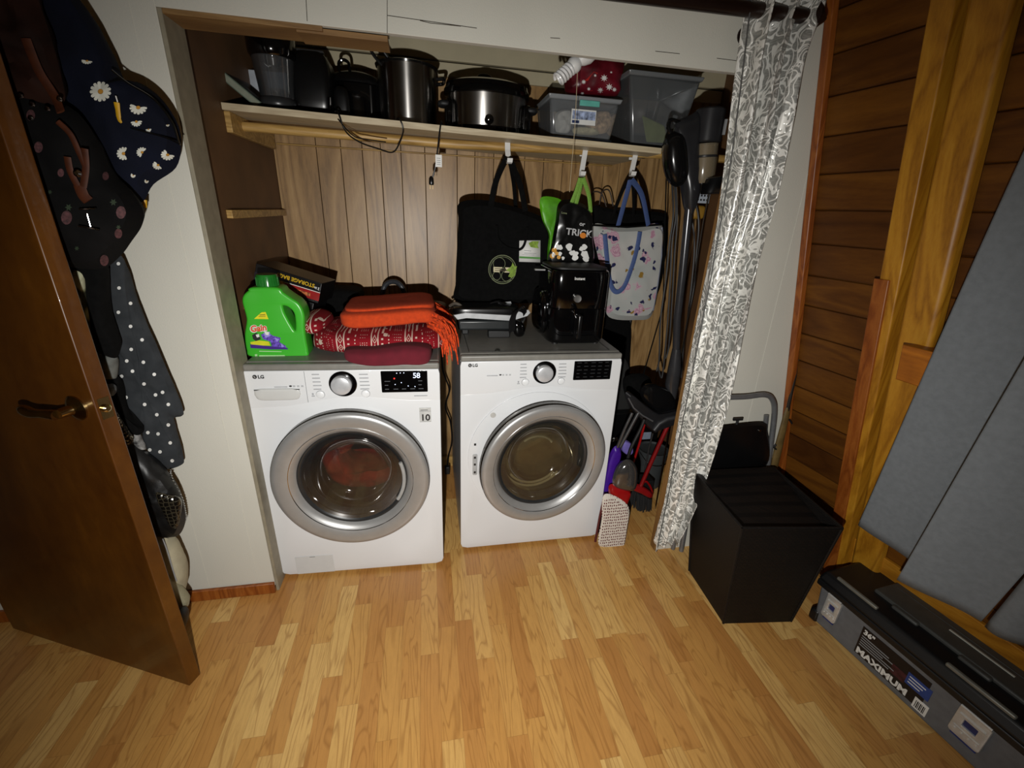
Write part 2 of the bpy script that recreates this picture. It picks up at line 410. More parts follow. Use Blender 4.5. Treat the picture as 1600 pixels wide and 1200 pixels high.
for pl in bpy.data.objects['wall_closet_back'].data.polygons[-6:]: pl.material_index = 1
b = MB(); b.box((.0, .880, 2.156), (2.2, .905, 2.33)); b.box((.04, .888, 2.095), (2.2, .905, 2.150)); struct(b, 'trim_3', M_CREAM, bevel=.003)
b = MB(); b.box((-.02, .885, 0), (2.2, .905, .07)); struct(b, 'baseboard_closet', M_OAKY)
b = MB(); b.box((-1.75, -.014, 0), (.0, .0, .052)); struct(b, 'baseboard_left', M_REDW, bevel=.003)
b = MB(); b.box((0, 0.001, 0), (.012, .118, 1.975)); struct(b, 'trim_4', M_TAUPE, bevel=.002)
b = MB(); b.box((.012, .002, 1.963), (.40, .112, 1.975)); b.box((.33, .012, 1.958), (.572, .112, 1.972)); struct(b, 'trim_5', wood('bare_lintel_wood', [(.2, '#6d4f2c'), (.6, '#84643a'), (.8, '#94754a')], 'x', 5, 9, .6, .2), bevel=.001)
b = MB(); b.box((1.722, -.006, 0), (1.738, .038, 1.975)); struct(b, 'trim_6', wood('tan_jamb', [(.2, '#6b4a28'), (.6, '#8a6538'), (.8, '#9b7546')], 'z', 5, 9, .5, .1), bevel=.002)
# leaning board wall on the right
b = MB()
for k in range(0, 23):
    z0, z1 = .043+.118*(k-1)+.0012, .043+.118*k-.0012
    if k == 0: z0, z1 = -.0, .043-.0012
    if k == 0: continue
    if k == 1: z0 = .0
    a = [rwp(.0, z0), rwp(.0, z0, -.02), rwp(-3.2, z0, -.02), rwp(-3.2, z0), rwp(.0, z1), rwp(.0, z1, -.02), rwp(-3.2, z1, -.02), rwp(-3.2, z1)]
    b.hexa([a[3], a[2], a[1], a[0], a[7], a[6], a[5], a[4]])
a = [rwp(.0, 0, -.012), rwp(.0, 0, -.05), rwp(-3.2, 0, -.05), rwp(-3.2, 0, -.012), rwp(.0, 2.6, -.012), rwp(.0, 2.6, -.05), rwp(-3.2, 2.6, -.05), rwp(-3.2, 2.6, -.012)]
b.hexa([a[3], a[2], a[1], a[0], a[7], a[6], a[5], a[4]])
struct(b, 'wall_right', M_PINE, bevel=.004, origin=V(0, 0, 0))
def upright(y0, y1, o0, o1, z0, z1):
    b.hexa([rwp(y0, z0, o1), rwp(y0, z0, o0), rwp(y1, z0, o0), rwp(y1, z0, o1), rwp(y0, z1, o1), rwp(y0, z1, o0), rwp(y1, z1, o0), rwp(y1, z1, o1)])
b = MB(); upright(-.028, 0, 0, .025, 0, 2.6); struct(b, 'trim_7', M_REDW, bevel=.004)
b = MB(); upright(-.385, -.325, 0, .05, 0, 2.6); struct(b, 'trim_8', M_POST, bevel=.004)
b = MB(); upright(-.50, -.405, 0, .045, 0, 2.6); struct(b, 'trim_9', M_POST, bevel=.012)
b = MB(); upright(-.360, -.315, .0, .058, 0, 1.37); struct(b, 'trim_10', M_REDW, bevel=.002)
b = MB(); upright(-1.6, -.465, .0, .10, 1.07, 1.188); struct(b, 'trim_11', wood('orange_rail', [(.2, '#8a4d0c'), (.6, '#aa6414'), (.8, '#b8741d')], 'y', 5, 9, .45, .05), bevel=.003)
b = MB(); upright(-3.1, -.385, 0, .02, 0, .33); struct(b, 'baseboard_right', wood('yellow_base_board', [(.2, '#86540f'), (.6, '#a8701a'), (.8, '#b57f26')], 'y', 5, 9, .45, .05), bevel=.004)

# the room door, opened back against the left wall corner
F = V(-.155, -.387, .012); dd = V(-.912, .41, 0).normalized(); dn = V(.41, .912, 0).normalized()
dM = frame(F, dd, (0, 0, 1)); dM = Matrix(((dd.x, dn.x, 0, F.x), (dd.y, dn.y, 0, F.y), (0, 0, 1, F.z), (0, 0, 0, 1)))
door = bpy.data.objects.new('door_1', None); COL.objects.link(door); door.matrix_world = dM; WM['door_1'] = dM
tag(door, kind='structure')
b = MB(); b.box((0, 0, 0), (.80, .042, 2.02)); b.build('door_slab', M_DOOR, door, bevel=.003, local=True)
M_KNOB = mat('brass_nickel', '#b39a6a', .18, 1)
b = MB(); zk = 1.01; xk = .062
b.lathe([(.033, 0), (.033, .004), (.024, .010), (.013, .014), (.0115, .040)], Matrix.Translation(V(xk, 0, zk)) @ Matrix.Rotation(PI/2, 4, 'X'), 32)
b.tube(cr([V(xk, -.045, zk), V(xk+.03, -.05, zk+.001), V(xk+.075, -.05, zk-.003), V(xk+.115, -.046, zk+.004)], 14, False), [.012, .0125, .012, .0115, .011, .0105, .0105, .011, .012, .0125, .013, .0125, .010, .004], 14)
b.build('handle', M_KNOB, door, local=True)
b = MB(); b.box((-.0015, .008, zk-.028), (.001, .034, zk+.028)); b.lathe([(.010, 0), (.010, .006), (.006, .009)], Matrix.Translation(V(-.001, .021, zk)) @ Matrix.Rotation(-PI/2, 4, 'Y'), 20); b.build('latch', M_KNOB, door, local=True)

# ================================================================ WASHER AND DRYER
W_, H_, D_ = .686, .985, .765
def machine(kind, label, o, a, washer):
    t = thing(kind, label, 'washing machine' if washer else 'dryer', (o[0], o[1], 0), a)
    L = dict(local=True)
    cx, cz = .338, (.505 if washer else .50); hr = .232
    # case, open at the front
    b = MB(); pts = [(0, .03), (0, D_), (W_, D_), (W_, .03)]
    b.box((0, .028, .018), (.004, D_, .955)); b.box((W_-.004, .028, .018), (W_, D_, .955)); b.box((.004, D_-.004, .018), (W_-.004, D_, .955)); b.box((.004, .028, .018), (W_-.004, D_-.004, .024))
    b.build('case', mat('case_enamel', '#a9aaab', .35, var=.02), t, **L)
    for fx in (.05, W_-.05):
        for fy in (.08, D_-.08):
            b = MB(); b.lathe([(.022, 0), (.022, .008), (.012, .018)], Matrix.Translation(V(fx, fy, 0)), 16); b.build('foot', M_BLKM, t, **L)
    # front panel with door opening and curved upper seam
    top = [(0, .815), (.06, .817), (.13, .820), (.20, .832), (.28, .847), (.35, .853), (.42, .850), (.50, .840), (.58, .832), (.64, .832), (W_, .832)] if washer else [(0, .815), (.06, .816), (.13, .820), (.20, .829), (.28, .840), (.35, .844), (.42, .840), (.50, .828), (.58, .820), (.64, .818), (W_, .818)]
    b = MB(); lo_ = [(W_, .045), (W_-.006, .028), (W_-.03, .020), (.03, .020), (.006, .028), (0, .045)]
    plate(b, [[(x, z-.0012) for x, z in top]+lo_, circ(cx, cz, hr-.006, 64)], YM(0, .014, 0), .012, .0025)
    b.build('front_panel', M_ENAMEL, t, **L)
    b = MB(); plate(b, [[(x, z+.0012) for x, z in reversed(top)]+[(0, .940), (.004, .956), (W_-.004, .956), (W_, .940)]], YM(0, .014, 0), .012, .0025)
    cp = b.build('control_panel', M_ENAMEL, t, **L)
    # top
    b = MB(); b.box((-.001, .0, .958), (W_+.001, .028, .983)); b.box((-.001, .028, .958), (W_+.001, D_, .985))
    tp = b.build('top_plate', M_GREYTOP, t, bevel=.007, seg=3, **L)
    if not washer:
        b = MB(); 
        for x0, y0, x1, y1 in ((.035, .045, .645, .048), (.035, .045, .038, .7), (.642, .045, .645, .7)): b.box((x0, y0, .985), (x1, y1, .9866))
        b.build('groove_line', mat('groove_grey', '#3b3a37', .6), tp, **L)
        b = MB(); b.lathe([(.011, 0), (.011, .003), (.007, .005)], Matrix.Translation(V(.155, .058, .985)), 16); b.build('screw_cap', mat('screw_cap_grey', '#24231f', .4), tp, **L)
    # control fittings
    kx = .334 if washer else .348; kz = .905
    b = MB(); b.lathe([(.050, 0), (.050, .003), (.046, .006), (.043, .006)], YM(kx, .0, kz), 48); kb = b.build('dial_ring', M_GLOSSBLK, t, **L)
    b = MB(); b.lathe([(.036, .004), (.036, .022), (.033, .027), (.028, .029), (0, .030)], YM(kx-.003, .0, kz), 48); b.build('dial', mat('dial_silver', '#c3c5c8', .3, .35), t, **L)
    for bx_ in ((.250, .412) if washer else (.268, .424)):
        b = MB(); b.lathe([(.0145, -.002), (.0145, .004), (.0125, .0055), (0, .006)], YM(bx_, .0, .864), 28); b.build('button', mat('button_white', '#e0e2e4', .3), t, **L)
        b = MB(); b.lathe([(.0160, 0), (.0160, .0008), (.0148, .0008), (.0148, 0)], YM(bx_, -.0002, .864), 28, cap=False); b.build('button_ring', M_PRINTG, t, **L)
    dx0, dx1 = (.472, .642) if washer else (.476, .642); dz0, dz1 = (.868, .953) if washer else (.868, .952)
    b = MB(); plate(b, [rrect(dx0, dz0, dx1, dz1, .003)], YM(0, .0, 0), .0025, .0005); ds = b.build('display', mat('display_black', '#050506', .12), t, **L)
    b = MB(); rnd = random.Random(3)
    for i in range(3 if washer else 5):
        for j in range(5):
            xx = dx0+.012+j*.031; zz = dz0+.012+i*.016
            if washer and 0 < j < 4 and i > 0: continue
            b.box((xx, -.0034, zz), (xx+rnd.uniform(.012, .022), -.0026, zz+.0022))
    b.build('display_legend', mat('legend_dim_'+kind, '#55585c' if washer else '#303234', .5), ds, **L)
    if washer:
        E1 = emit('led_white', '#dfe8ff', 1.6)
        b = MB(); text(b, '58', YM(.588, -.0036, .925), .030, .0004, .0001, sp=.9)
        b.build('display_digits', E1, ds, **L)
        for x, z in ((.522, .9), (.545, .907), (.57, .893), (.595, .890), (.530, .945), (.543, .946), (.556, .946)): b = MB(); b.lathe([(.0018, 0), (.0018, .0008), (0, .001)], YM(x, -.0026, z), 10); b.build('indicator_light', E1, ds, **L)
        b = MB(); b.lathe([(.003, 0), (.003, .0008), (0, .001)], YM(.520, -.0026, .924), 12); b.build('red_indicator', emit('led_red', '#ff2a20', 1.5), ds, **L)
    # logo and legends
    lx, lz = (.028, .938) if washer else (.028, .944)
    b = MB(); plate(b, [circ(lx+.008, lz, .0075, 28), circ(lx+.008, lz, .0062, 24), ], YM(0, -.0035, 0), .0005); b.build('logo_ring', M_PRINTK, t, **L)
    b = MB(); b.lathe([(.0062, 0), (.0062, .0008), (0, .0009)], YM(lx+.008, -.003, lz), 24); b.build('logo_disc', mat('logo_disc', '#3a3a3c', .4), t, **L)
    b = MB(); b.box((lx+.0072, -.0045, lz-.003), (lx+.0082, -.0038, lz+.003)); b.box((lx+.0072, -.0045, lz-.003), (lx+.0108, -.0038, lz-.002)); b.lathe([(.0009, 0), (.0009, .0008)], YM(lx+.005, -.0038, lz+.002), 8); b.build('logo_face', M_PRINTW, t, **L)
    b = MB(); text(b, 'LG', YM(lx+.018, -.0032, lz-.0062), .0175, .0004, .0006); b.build('logo_letters', M_PRINTK, t, **L)
    b = MB(); rnd = random.Random(5); b2_ = MB()
    for i in range(5):
        wd = rnd.uniform(.018, .030); z = .942-i*.0145
        b.box((kx-.105, -.0030, z), (kx-.105+wd, -.0022, z+.0035)); b2_.box((kx+.060, -.0030, z-.002), (kx+.060+wd+.006, -.0022, z+.0015))
    b.box((kx-.115, -.003, .857), (kx-.104, -.0022, .860)); b.box((kx-.113, -.003, .863), (kx-.107, -.0022, .870))
    b.build('cycle_legend', mat('legend_grey', '#9a9c9f', .6), t, **L); b2_.build('cycle_legend', mat('legend_grey', '#9a9c9f', .6), t, **L)
    b = MB(); x0 = .095 if washer else .105
    b.box((x0, -.003, .895), (x0+.045, -.0022, .899)); 
    for q in range(3): b.box((x0+.064+q*.014, -.003, .896), (x0+.072+q*.014, -.0022, .902))
    b.build('feature_legend', mat('legend_grey2', '#a8aaac', .6), t, **L)
    b = MB(); plate(b, [circ(x0+.056, .900, .005, 16, .003)], YM(0, -.0028, 0), .0004); b.build('feature_mark', M_PRINTK, t, **L)
    if washer:
        b = MB(); b.box((.203, -.0032, .834), (.2045, -.002, .956)); b.build('drawer_seam', mat('seam_grey', '#8d8f90', .6), t, **L)
        dr = bpy.data.objects.new('detergent_drawer', None)
        b = MB(); b.soft((.103, .004, .868), (.079, .012, .0235), 6, 14, fn=lambda q: V(q.x, q.y, q.z) if q.z > 0 else V(q.x*(1-.10*(-q.z/.0235)), q.y*(1+.2*q.z/.0235), q.z)); b.build('detergent_drawer', mat('drawer_white', '#c3c4c2', .35, var=.01), t, **L)
        b = MB(); b.box((.026, -.0065, .886), (.181, -.003, .8885)); b.build('drawer_slot', mat('slot_dark', '#2a2a2a', .6), t, **L)
        b = MB(); b.box((.06, -.0018, .018), (.215, -.0006, .112)); b.build('filter_cover', mat('filter_white', '#c6c8c8', .4, var=.01), t, bevel=.004, **L)
        b = MB(); b.box((.120, -.0028, .1055), (.142, -.0019, .1085)); b.build('filter_mark', M_PRINTG, t, **L)
        b = MB(); b.box((.607, -.0024, .738), (.652, -.0015, .800)); st = b.build('energy_sticker', mat('sticker_grey', '#b9bab8', .5), t, **L)
        b = MB(); b.box((.608, -.003, .785), (.651, -.0025, .7858)); b.box((.608, -.003, .7395), (.651, -.0025, .740)); b.box((.612, -.003, .789), (.64, -.0025, .791)); text(b, '10', YM(.6105, -.0028, .745), .038, .0003, .001); b.build('sticker_ten', M_PRINTK, st, **L)
        b = MB(); b.box((.590, -.003, .850), (.640, -.0022, .8525)); b.build('motor_legend', M_PRINTG, t, **L)
    # opening: gasket, drum
    M_DRUM = mat('drum_steel', '#605e5b', .35, .9); 
    b = MB(); b.lathe([(hr, -.010), (hr-.004, .0), (hr-.02, .012), (hr-.034, -.02), (hr-.04, -.06), (hr-.02, -.09)], YM(cx, .004, cz), 56, cap=False); b.build('gasket', mat('gasket_grey', '#3b3c3d', .5), t, solid=.003, **L)
    b = MB(); b.lathe([(hr+.01, -.09), (hr+.03, -.12), (hr+.03, -.50), (0, -.50)], YM(cx, .0, cz), 56, cap=False); b.build('drum', M_DRUM if washer else mat('drum_beige', '#9a8c66', .4, .2), t, solid=.003, **L)
    if not washer:
        b = MB(); ro = .300
        plate(b, [circ(cx+.0, cz+.01, .308, 64), circ(cx, cz, hr-.004, 64)], YM(0, -.0028, 0), .0022, .001); b.build('door_surround', M_ENAMEL, t, **L)
        b = MB(); plate(b, [rrect(.050, .43, .070, .535, .006)], YM(0, -.0066, 0), .0016, .0004)
        b.build('latch_plate', mat('latch_grey', '#a3a4a4', .4), t, **L)
        for z_ in (.445, .485, .520, .585): 
            b = MB(); b.box((.055, -.0095, z_-.006), (.064, -.0085, z_+.004)); b.build('latch_slot', M_PRINTK, t, **L)
        b = MB(); b.lathe([(.012, 0), (.012, .002), (0, .003)], YM(.135, -.006, .72), 20); b.build('plug_cap', mat('cap_grey', '#b5b3ae', .5), t, **L)
    # the door: ring, side band, bowl; hinged to the right on the dryer, which stands ajar
    th = 0 if washer else math.radians(7.0)
    hx = .65; DM = Matrix.Translation(V(hx, -.002, 0)) @ Matrix.Rotation(th, 4, 'Z') @ Matrix.Translation(V(-hx, .002, 0))
    dcx_ = cx if washer else .354; dt = YM(dcx_, -.004, cz-.0)
    def dbuild(name, m, par, **k):
        b.v = [DM @ q for q in b.v]; return b.build(name, m, par, local=True, **k)
    R = .300 if washer else .288
    b = MB(); b.lathe([(R-.006, .004), (R, .008), (R, .040), (R-.006, .048), (R-.02, .049), (R-.04, .046), (.236, .040), (.226, .034), (.214, .022), (.210, .010), (.214, .004)], dt, 96, cap=False)
    dr = dbuild('door', M_SATIN, t, smooth=50)
    b = MB(); b.lathe([(R+.0015, .004), (R+.0015, .034)], dt, 96, cap=False); dbuild('door_band', M_DARKCHROME, dr, solid=.0012)
    b = MB(); b.lathe([(.2385, .0405), (.2375, .0425), (.2355, .0405)], dt, 96, cap=False); dbuild('door_bead', M_CHROME, dr)
    b = MB(); b.lathe([(.213, .016), (.205, .013), (.190, .000), (.172, -.012), (.168, -.02)], dt, 80, cap=False); dbuild('bowl_rim', mat('bowl_rim_dark', '#2c2d2e', .25, .2), dr, solid=.002)
    b = MB(); b.lathe([(.188, .004), (.176, -.030), (.160, -.070), (.135, -.095), (.08, -.108), (0, -.112)], dt, 64, cap=False); dbuild('bowl', glassy('bowl_glass_'+kind, '#8d8884' if washer else '#a39e8c', .03, .05, .25), dr)
    b = MB(); b.lathe([(.196, .014), (.12, .020), (0, .022)], dt, 64, cap=False); dbuild('door_glass', glassy('door_glass_'+kind, '#9a9795' if washer else '#b5b1a5', .02, .04, .2), dr)
    if washer:
        b = MB(); b.tube([Vector((cx+(.200)*math.cos(q), -.028, cz+.0+.200*math.sin(q))) for q in [math.radians(d) for d in range(-32, 24, 4)]], .0075, 8, flat=1); dbuild('door_grip', mat('grip_grey', '#9a9a98', .4), dr)
    else:
        for r_, q0, q1 in ((.155, 205, 325), (.138, 215, 318), (.10, 40, 130)):
            b = MB(); b.tube([Vector((cx+r_*math.cos(q), .045, cz+r_*math.sin(q))) for q in [math.radians(d) for d in range(q0, q1, 5)]], .006, 8); dbuild('bowl_rib', glassy('rib_glass', '#b9ae86', .4, .1, .3), dr)
    return t, cx, cz
wt, wcx, wcz = machine('washing_machine', 'white front-load washer at the left with lit 58 display and red laundry in its drum', (.010, .066), -.033, True)
dt_, dcx, dcz = machine('clothes_dryer', 'white front-load dryer at the right with its silver-ringed door slightly ajar', (.785, .122), -.002, False)
# laundry seen through the washer's glass
M_LAUN = mat('rust_red_laundry', '#c23420', .95, var=.2, vs=20, bump=.4, bs=90)
b = MB(); wm = WM['washing_machine']
b.puff([wm @ V(x, .24, z) for x, z in ((.14, .60), (.16, .45), (.22, .34), (.34, .31), (.46, .34), (.53, .42), (.50, .44), (.40, .41), (.30, .42), (.25, .50), (.22, .60), (.18, .64))], .10, .12, 2.5, wr=.02, wf=16, center=wm @ V(.26, .24, .42))
tag(b.build('laundry', M_LAUN), 'rust red laundry lying behind the round glass of the washer door', 'laundry')
b = MB(); b.puff([wm @ V(x, .20, z) for x, z in ((.20, .56), (.24, .62), (.30, .61), (.31, .55), (.27, .50), (.21, .50))], .03, .03, 2.2, wr=.02, wf=30)
tag(b.build('garment', mat('orange_red_garment', '#d04424', .95, var=.2, bump=.4)), 'bright orange-red garment heaped highest behind the washer door glass', 'laundry')

# ================================================================ SHELF, ROD AND WHAT STANDS ON THE SHELF
def shz(x): return 1.8365-.0226*x     # top of the sagging shelf
sm = MB(); sm.hexa([V(-.018, .37, 1.812), V(1.64, .37, 1.775), V(1.64, .885, 1.775), V(-.018, .885, 1.812), V(-.018, .37, 1.834), V(1.64, .37, 1.797), V(1.64, .885, 1.797), V(-.018, .885, 1.834)])
tag(sm.build('closet_shelf', M_SHELF, bevel=.001), 'long pale wooden shelf board above the washer and dryer', 'shelf')
b = MB(); b.tube([V(-.019, .50, 1.781), V(.8, .50, 1.772), V(1.75, .50, 1.790), V(2.19, .5, 1.79)], .0165, 20)
tag(b.build('closet_rod', M_OAKY), 'long round wooden rod just below the closet shelf', 'rod')
for nm, lab, bx in (('shelf_cleat', 'short yellowish wood cleat under the left end of the closet shelf', ((-.02, .385, 1.745), (.0, .88, 1.811))),
                    ('wall_cleat', 'bare wooden cleat fixed across the brown closet side wall below shelf level', ((-.02, .25, 1.462), (.0, .90, 1.490))),
                    ('wall_cleat', 'low wooden cleat on the brown closet side wall behind the green bottle', ((-.02, .25, 1.14), (.0, .90, 1.175))),
                    ('shelf_ledger', 'yellow ledger strip along the paneling under the back of the shelf', ((.0, .890, 1.768), (1.64, .905, 1.774)))):
    b = MB(); b.box(*bx); tag(b.build(nm, M_OAKY, bevel=.002), lab, 'wood strip')

# tilted book and white box at the left end
b = MB(); p0 = at(343, 121, .46); p1 = at(400, 160, .46); p1.z = shz(p1.x)+.004
ax = (p1-p0); nz = V(-ax.z, 0, ax.x).normalized()
if nz.z < 0: nz = -nz
b.hexa([p0, p1, p1+V(0, .2, 0), p0+V(0, .2, 0), p0+nz*.026, p1+nz*.026, p1+nz*.026+V(0, .2, 0), p0+nz*.026+V(0, .2, 0)])
t = thing('book', 'grey-green book leaning tilted against the left closet wall on the shelf', 'book', tuple(p1))
b.build('cover', mat('book_grey_green', '#5d6a5c', .6), t, bevel=.003)
b = MB(); o = V(0, -.0012, 0); b.hexa([p0+nz*.004+o+ax*.01, p1+nz*.004+o-ax*.02, p1+nz*.004-ax*.02+V(0, .1, 0), p0+nz*.004+ax*.01+V(0, .1, 0), p0+nz*.022+o+ax*.01, p1+nz*.022+o-ax*.02, p1+nz*.022-ax*.02+V(0, .1, 0), p0+nz*.022+ax*.01+V(0, .1, 0)])
b.build('page_block', mat('page_grey', '#7d8272', .8), t)
b = MB(); q = [at(388, 108, .72), at(412, 152, .72)]; zz = shz(.1)
b.hexa([V(q[0].x, .72, zz), V(q[0].x+.17, .72, zz), V(q[0].x+.17, .80, zz), V(q[0].x, .80, zz), V(q[0].x-.02, .72, q[0].z), V(q[0].x+.15, .72, q[0].z), V(q[0].x+.15, .80, q[0].z), V(q[0].x-.02, .80, q[0].z)])
tag(b.build('carton', mat('white_card', '#aab0b8', .7), bevel=.003), 'pale bluish white carton standing behind the clear blender jar', 'carton')

# blender jar upside down
c = at(436, 165, .52); top = at(429, 52, .52); z0 = shz(c.x); hh = top.z-z0
t = thing('blender_jar', 'clear blender jar standing upside down with its black base on top', 'blender jar', (c.x, .52, z0))
M_ = Matrix.Translation(V(c.x, .52, z0))
b = MB(); b.lathe([(.054, 0), (.055, .01), (.061, hh*.35), (.070, hh*.66), (.073, hh*.70)], M_, 40, cap=False); b.lathe([(.054, .002), (0, .002)], M_, 40, cap=False)
b.build('jar', glassy('jar_plastic', '#c4c8cc', .05, .08, .3), t, solid=.002)
b = MB(); b.lathe([(.073, hh*.68), (.080, hh*.72), (.082, hh*.80), (.082, hh*.94), (.078, hh), (0, hh+.004)], M_, 40); b.lathe([(.073, hh*.68), (0, hh*.68)], M_, 40); b.build('base', M_GLOSSBLK, t)
b = MB(); b.lathe([(.02, hh*.6), (.03, hh*.68)], M_, 20)
for k in range(4): 
    a = k*PI/2+.4; b.tube([V(c.x, .52, z0+hh*.62), V(c.x+.02*math.cos(a), .52+.02*math.sin(a), z0+hh*.58), V(c.x+.032*math.cos(a), .52+.032*math.sin(a), z0+hh*.62)], [.004, .004, .001], 6)
b.build('blade', M_STEEL, t)
b = MB(); b.lathe([(.062, .012), (.0625, .03), (.062, .048)], M_, 40, cap=False); b.build('collar', mat('collar_dark', '#2a2b2c', .3), t, solid=.003)

# black appliances
c = at(495, 165, .60); z0 = shz(c.x); ht = at(495, 84, .60).z-z0; hw = .078
t = thing('toaster', 'tall rounded matt black appliance between the blender jar and the black roasting pot', 'small appliance', (c.x, .60, z0))
b = MB(); b.soft((c.x-.0, .62, z0+ht/2), (hw, .11, ht/2), 5, 20, fn=lambda q: V(q.x*(1-.22*max(0, q.z/(ht/2))**2), q.y*(1-.15*max(0, q.z/(ht/2))), q.z)); b.build('body', M_BLK, t)
b = MB(); b.tube([V(c.x+.062, .51, z0+.03), V(c.x+.066, .505, z0+.07)], .006, 10); b.build('lever', M_GLOSSBLK, t)
b = MB(); b.box((c.x-.05, .56, z0+ht-.006), (c.x+.05, .585, z0+ht+.001)); b.box((c.x-.05, .62, z0+ht-.006), (c.x+.05, .645, z0+ht+.001)); b.build('slot', M_PRINTK, t)
c = at(553, 178, .62); z0 = shz(c.x); ht = at(548, 108, .62).z-z0
t = thing('roasting_pot', 'black covered pot with a looped lid handle left of the steel stock pot', 'pot', (c.x, .64, z0))
M_ = Matrix.Translation(V(c.x+.012, .67, z0))
b = MB(); b.lathe([(.08, 0), (.092, .01), (.098, .04), (.100, ht*.72), (.106, ht*.74)], M_, 48, 1.1); b.build('body', M_GLOSSBLK, t)
b = MB(); b.lathe([(.106, ht*.74), (.106, ht*.78), (.09, ht*.90), (.05, ht*.98), (0, ht)], M_, 48, 1.1); ld_ = b.build('lid', M_BLK, t)
b = MB(); kx = c.x-.02; b.tube(cr([V(kx-.02, .60, z0+ht*.92), V(kx-.018, .60, z0+ht*1.07), V(kx, .60, z0+ht*1.12), V(kx+.018, .60, z0+ht*1.07), V(kx+.02, .60, z0+ht*.92)], 16, False), .006, 10); b.build('lid_handle', M_GLOSSBLK, ld_)
b = MB(); b.soft((c.x-.03, .535, z0+ht*.30), (.03, .022, ht*.30), 3, 14); b.build('side_handle', M_BLK, t)
# its flex loops over the shelf edge
b = MB(); pts = [at(520, 175, .48), at(528, 184, .37-.006), at(540, 205, .36), at(562, 222, .36), at(590, 232, .36), at(612, 238, .36), at(622, 228, .36), at(630, 204, .362), at(624, 197, .366), at(618, 192, .45)]
pts[0].z = shz(pts[0].x)+.004; pts[-1].z = shz(pts[-1].x)+.004
pts[1].z = shz(pts[1].x)+.004; pts[-2].z = shz(pts[-2].x)+.004
b.tube(cr(pts, 60, False), .0028, 8); tag(b.build('power_cord', M_BLK), 'thin black cord looping down over the shelf edge below the black pot', 'cord')
b = MB(); pts = [at(528, 186, .362), at(552, 212, .345), at(575, 218, .35), at(603, 222, .36)]
b.tube(cr(pts, 30, False), .0022, 8); tag(b.build('thin_wire', M_BLK), 'shorter thin black wire hanging inside the cord loop under the shelf', 'wire')

# stock pot
cl = at(594, 195, .60); crr = at(683, 195, .60); r0 = (crr.x-cl.x)/2; cx = (cl.x+crr.x)/2; z0 = shz(cx); ht = at(640, 92, .60-r0).z-z0
t = thing('stock_pot', 'tall brushed steel stock pot with black side handles on the shelf', 'pot', (cx, .60, z0)); M_ = Matrix.Translation(V(cx, .62, z0))
b = MB(); b.lathe([(r0-.006, 0), (r0, .006), (r0, ht-.004), (r0+.005, ht), (r0-.002, ht), (r0-.003, .01), (0, .01)], M_, 64); b.build('body', M_STEEL, t)
b = MB(); b.lathe([(r0+.006, ht-.003), (r0+.008, ht+.004), (r0-.01, ht+.010), (r0*.5, ht+.022), (0, ht+.026)], M_, 64); b.build('lid', mat('lid_dark_glass', '#1b1a19', .15, .5), t)
hl = [at(606, 108, .56), at(592, 96, .55), at(580, 78, .54), at(590, 70, .54), at(600, 82, .54), at(610, 96, .55)]
b = MB(); b.tube(cr(hl, 30, False), .0065, 10); b.build('handle', M_BLK, t)
b = MB(); b.tube(cr([V(cx+r0-.002, .58, z0+ht*.84), V(cx+r0+.028, .58, z0+ht*.86), V(cx+r0+.032, .62, z0+ht*.87), V(cx+r0+.028, .66, z0+ht*.86), V(cx+r0-.002, .66, z0+ht*.84)], 20, False), .007, 10); b.build('handle', M_BLK, t)

# slow cooker
cl = at(697, 170, .56); crr = at(826, 170, .56); rx = (crr.x-cl.x)/2; cx = (cl.x+crr.x)/2; z0 = shz(cx)+.002; YC = .60; ry = rx*.72
zt = at(760, 142, YC-ry).z-z0; zl = at(760, 118, YC-ry*.7).z-z0
t = thing('slow_cooker', 'oval steel slow cooker with a glossy black lid and dial', 'slow cooker', (cx, YC, z0)); M_ = Matrix.Translation(V(cx, YC, z0)); sy = ry/rx
b = MB(); b.lathe([(rx*.86, 0), (rx*.96, .006), (rx*.97, .030), (rx*.93, .032)], M_, 64, 1, sy); b.build('base', M_GLOSSBLK, t)
b = MB(); b.lathe([(rx*.93, .030), (rx*.94, .036), (rx*.965, zt), (rx*.9, zt)], M_, 64, 1, sy); b.build('body', M_STEEL, t)
b = MB(); b.lathe([(rx*.965, zt-.001), (rx*1.03, zt+.002), (rx*1.04, zt+.018), (rx*1.0, zt+.030), (rx*.9, zt+.034)], M_, 64, 1, sy); b.build('crock_rim', M_GLOSSBLK, t)
b = MB(); b.lathe([(rx*1.0, zt+.030), (rx*.98, zt+.042), (rx*.8, zt+.052), (rx*.4, zt+.060), (0, zt+.062)], M_, 64, 1, sy); ld_ = b.build('lid', M_GLOSSBLK, t)
b = MB(); b.soft((cx-.012, YC-.0, zt+z0+.072), (.030, .014, .014), 2.5, 14); b.build('lid_knob', M_BLK, ld_)
for s_ in (-1, 1):
    b = MB(); b.soft((cx+s_*(rx+.008), YC-.05, z0+zt*.70), (.026, .032, .013), 3, 12); b.build('handle', M_BLKM, t)
    b = MB(); b.soft((cx+s_*(rx-.012), YC-.02, z0+zt*.45), (.018, .06, zt*.40), 5, 12); b.build('end_cap', M_GLOSSBLK, t)
kq = at(764, 187, YC-ry*.985)
b = MB(); b.lathe([(.018, 0), (.018, .012), (.015, .016), (0, .017)], Matrix.Translation(V(kq.x, YC-ry*.95, kq.z)) @ Matrix.Rotation(PI/2, 4, 'X'), 28); b.build('dial', M_GLOSSBLK, t)
b = MB(); b.lathe([(.004, 0), (.0035, .002), (0, .003)], Matrix.Translation(V(kq.x-.002, YC-ry*.95-.0172, kq.z)) @ Matrix.Rotation(PI/2, 4, 'X'), 12); b.build('dial_cap', M_CHROME, t)
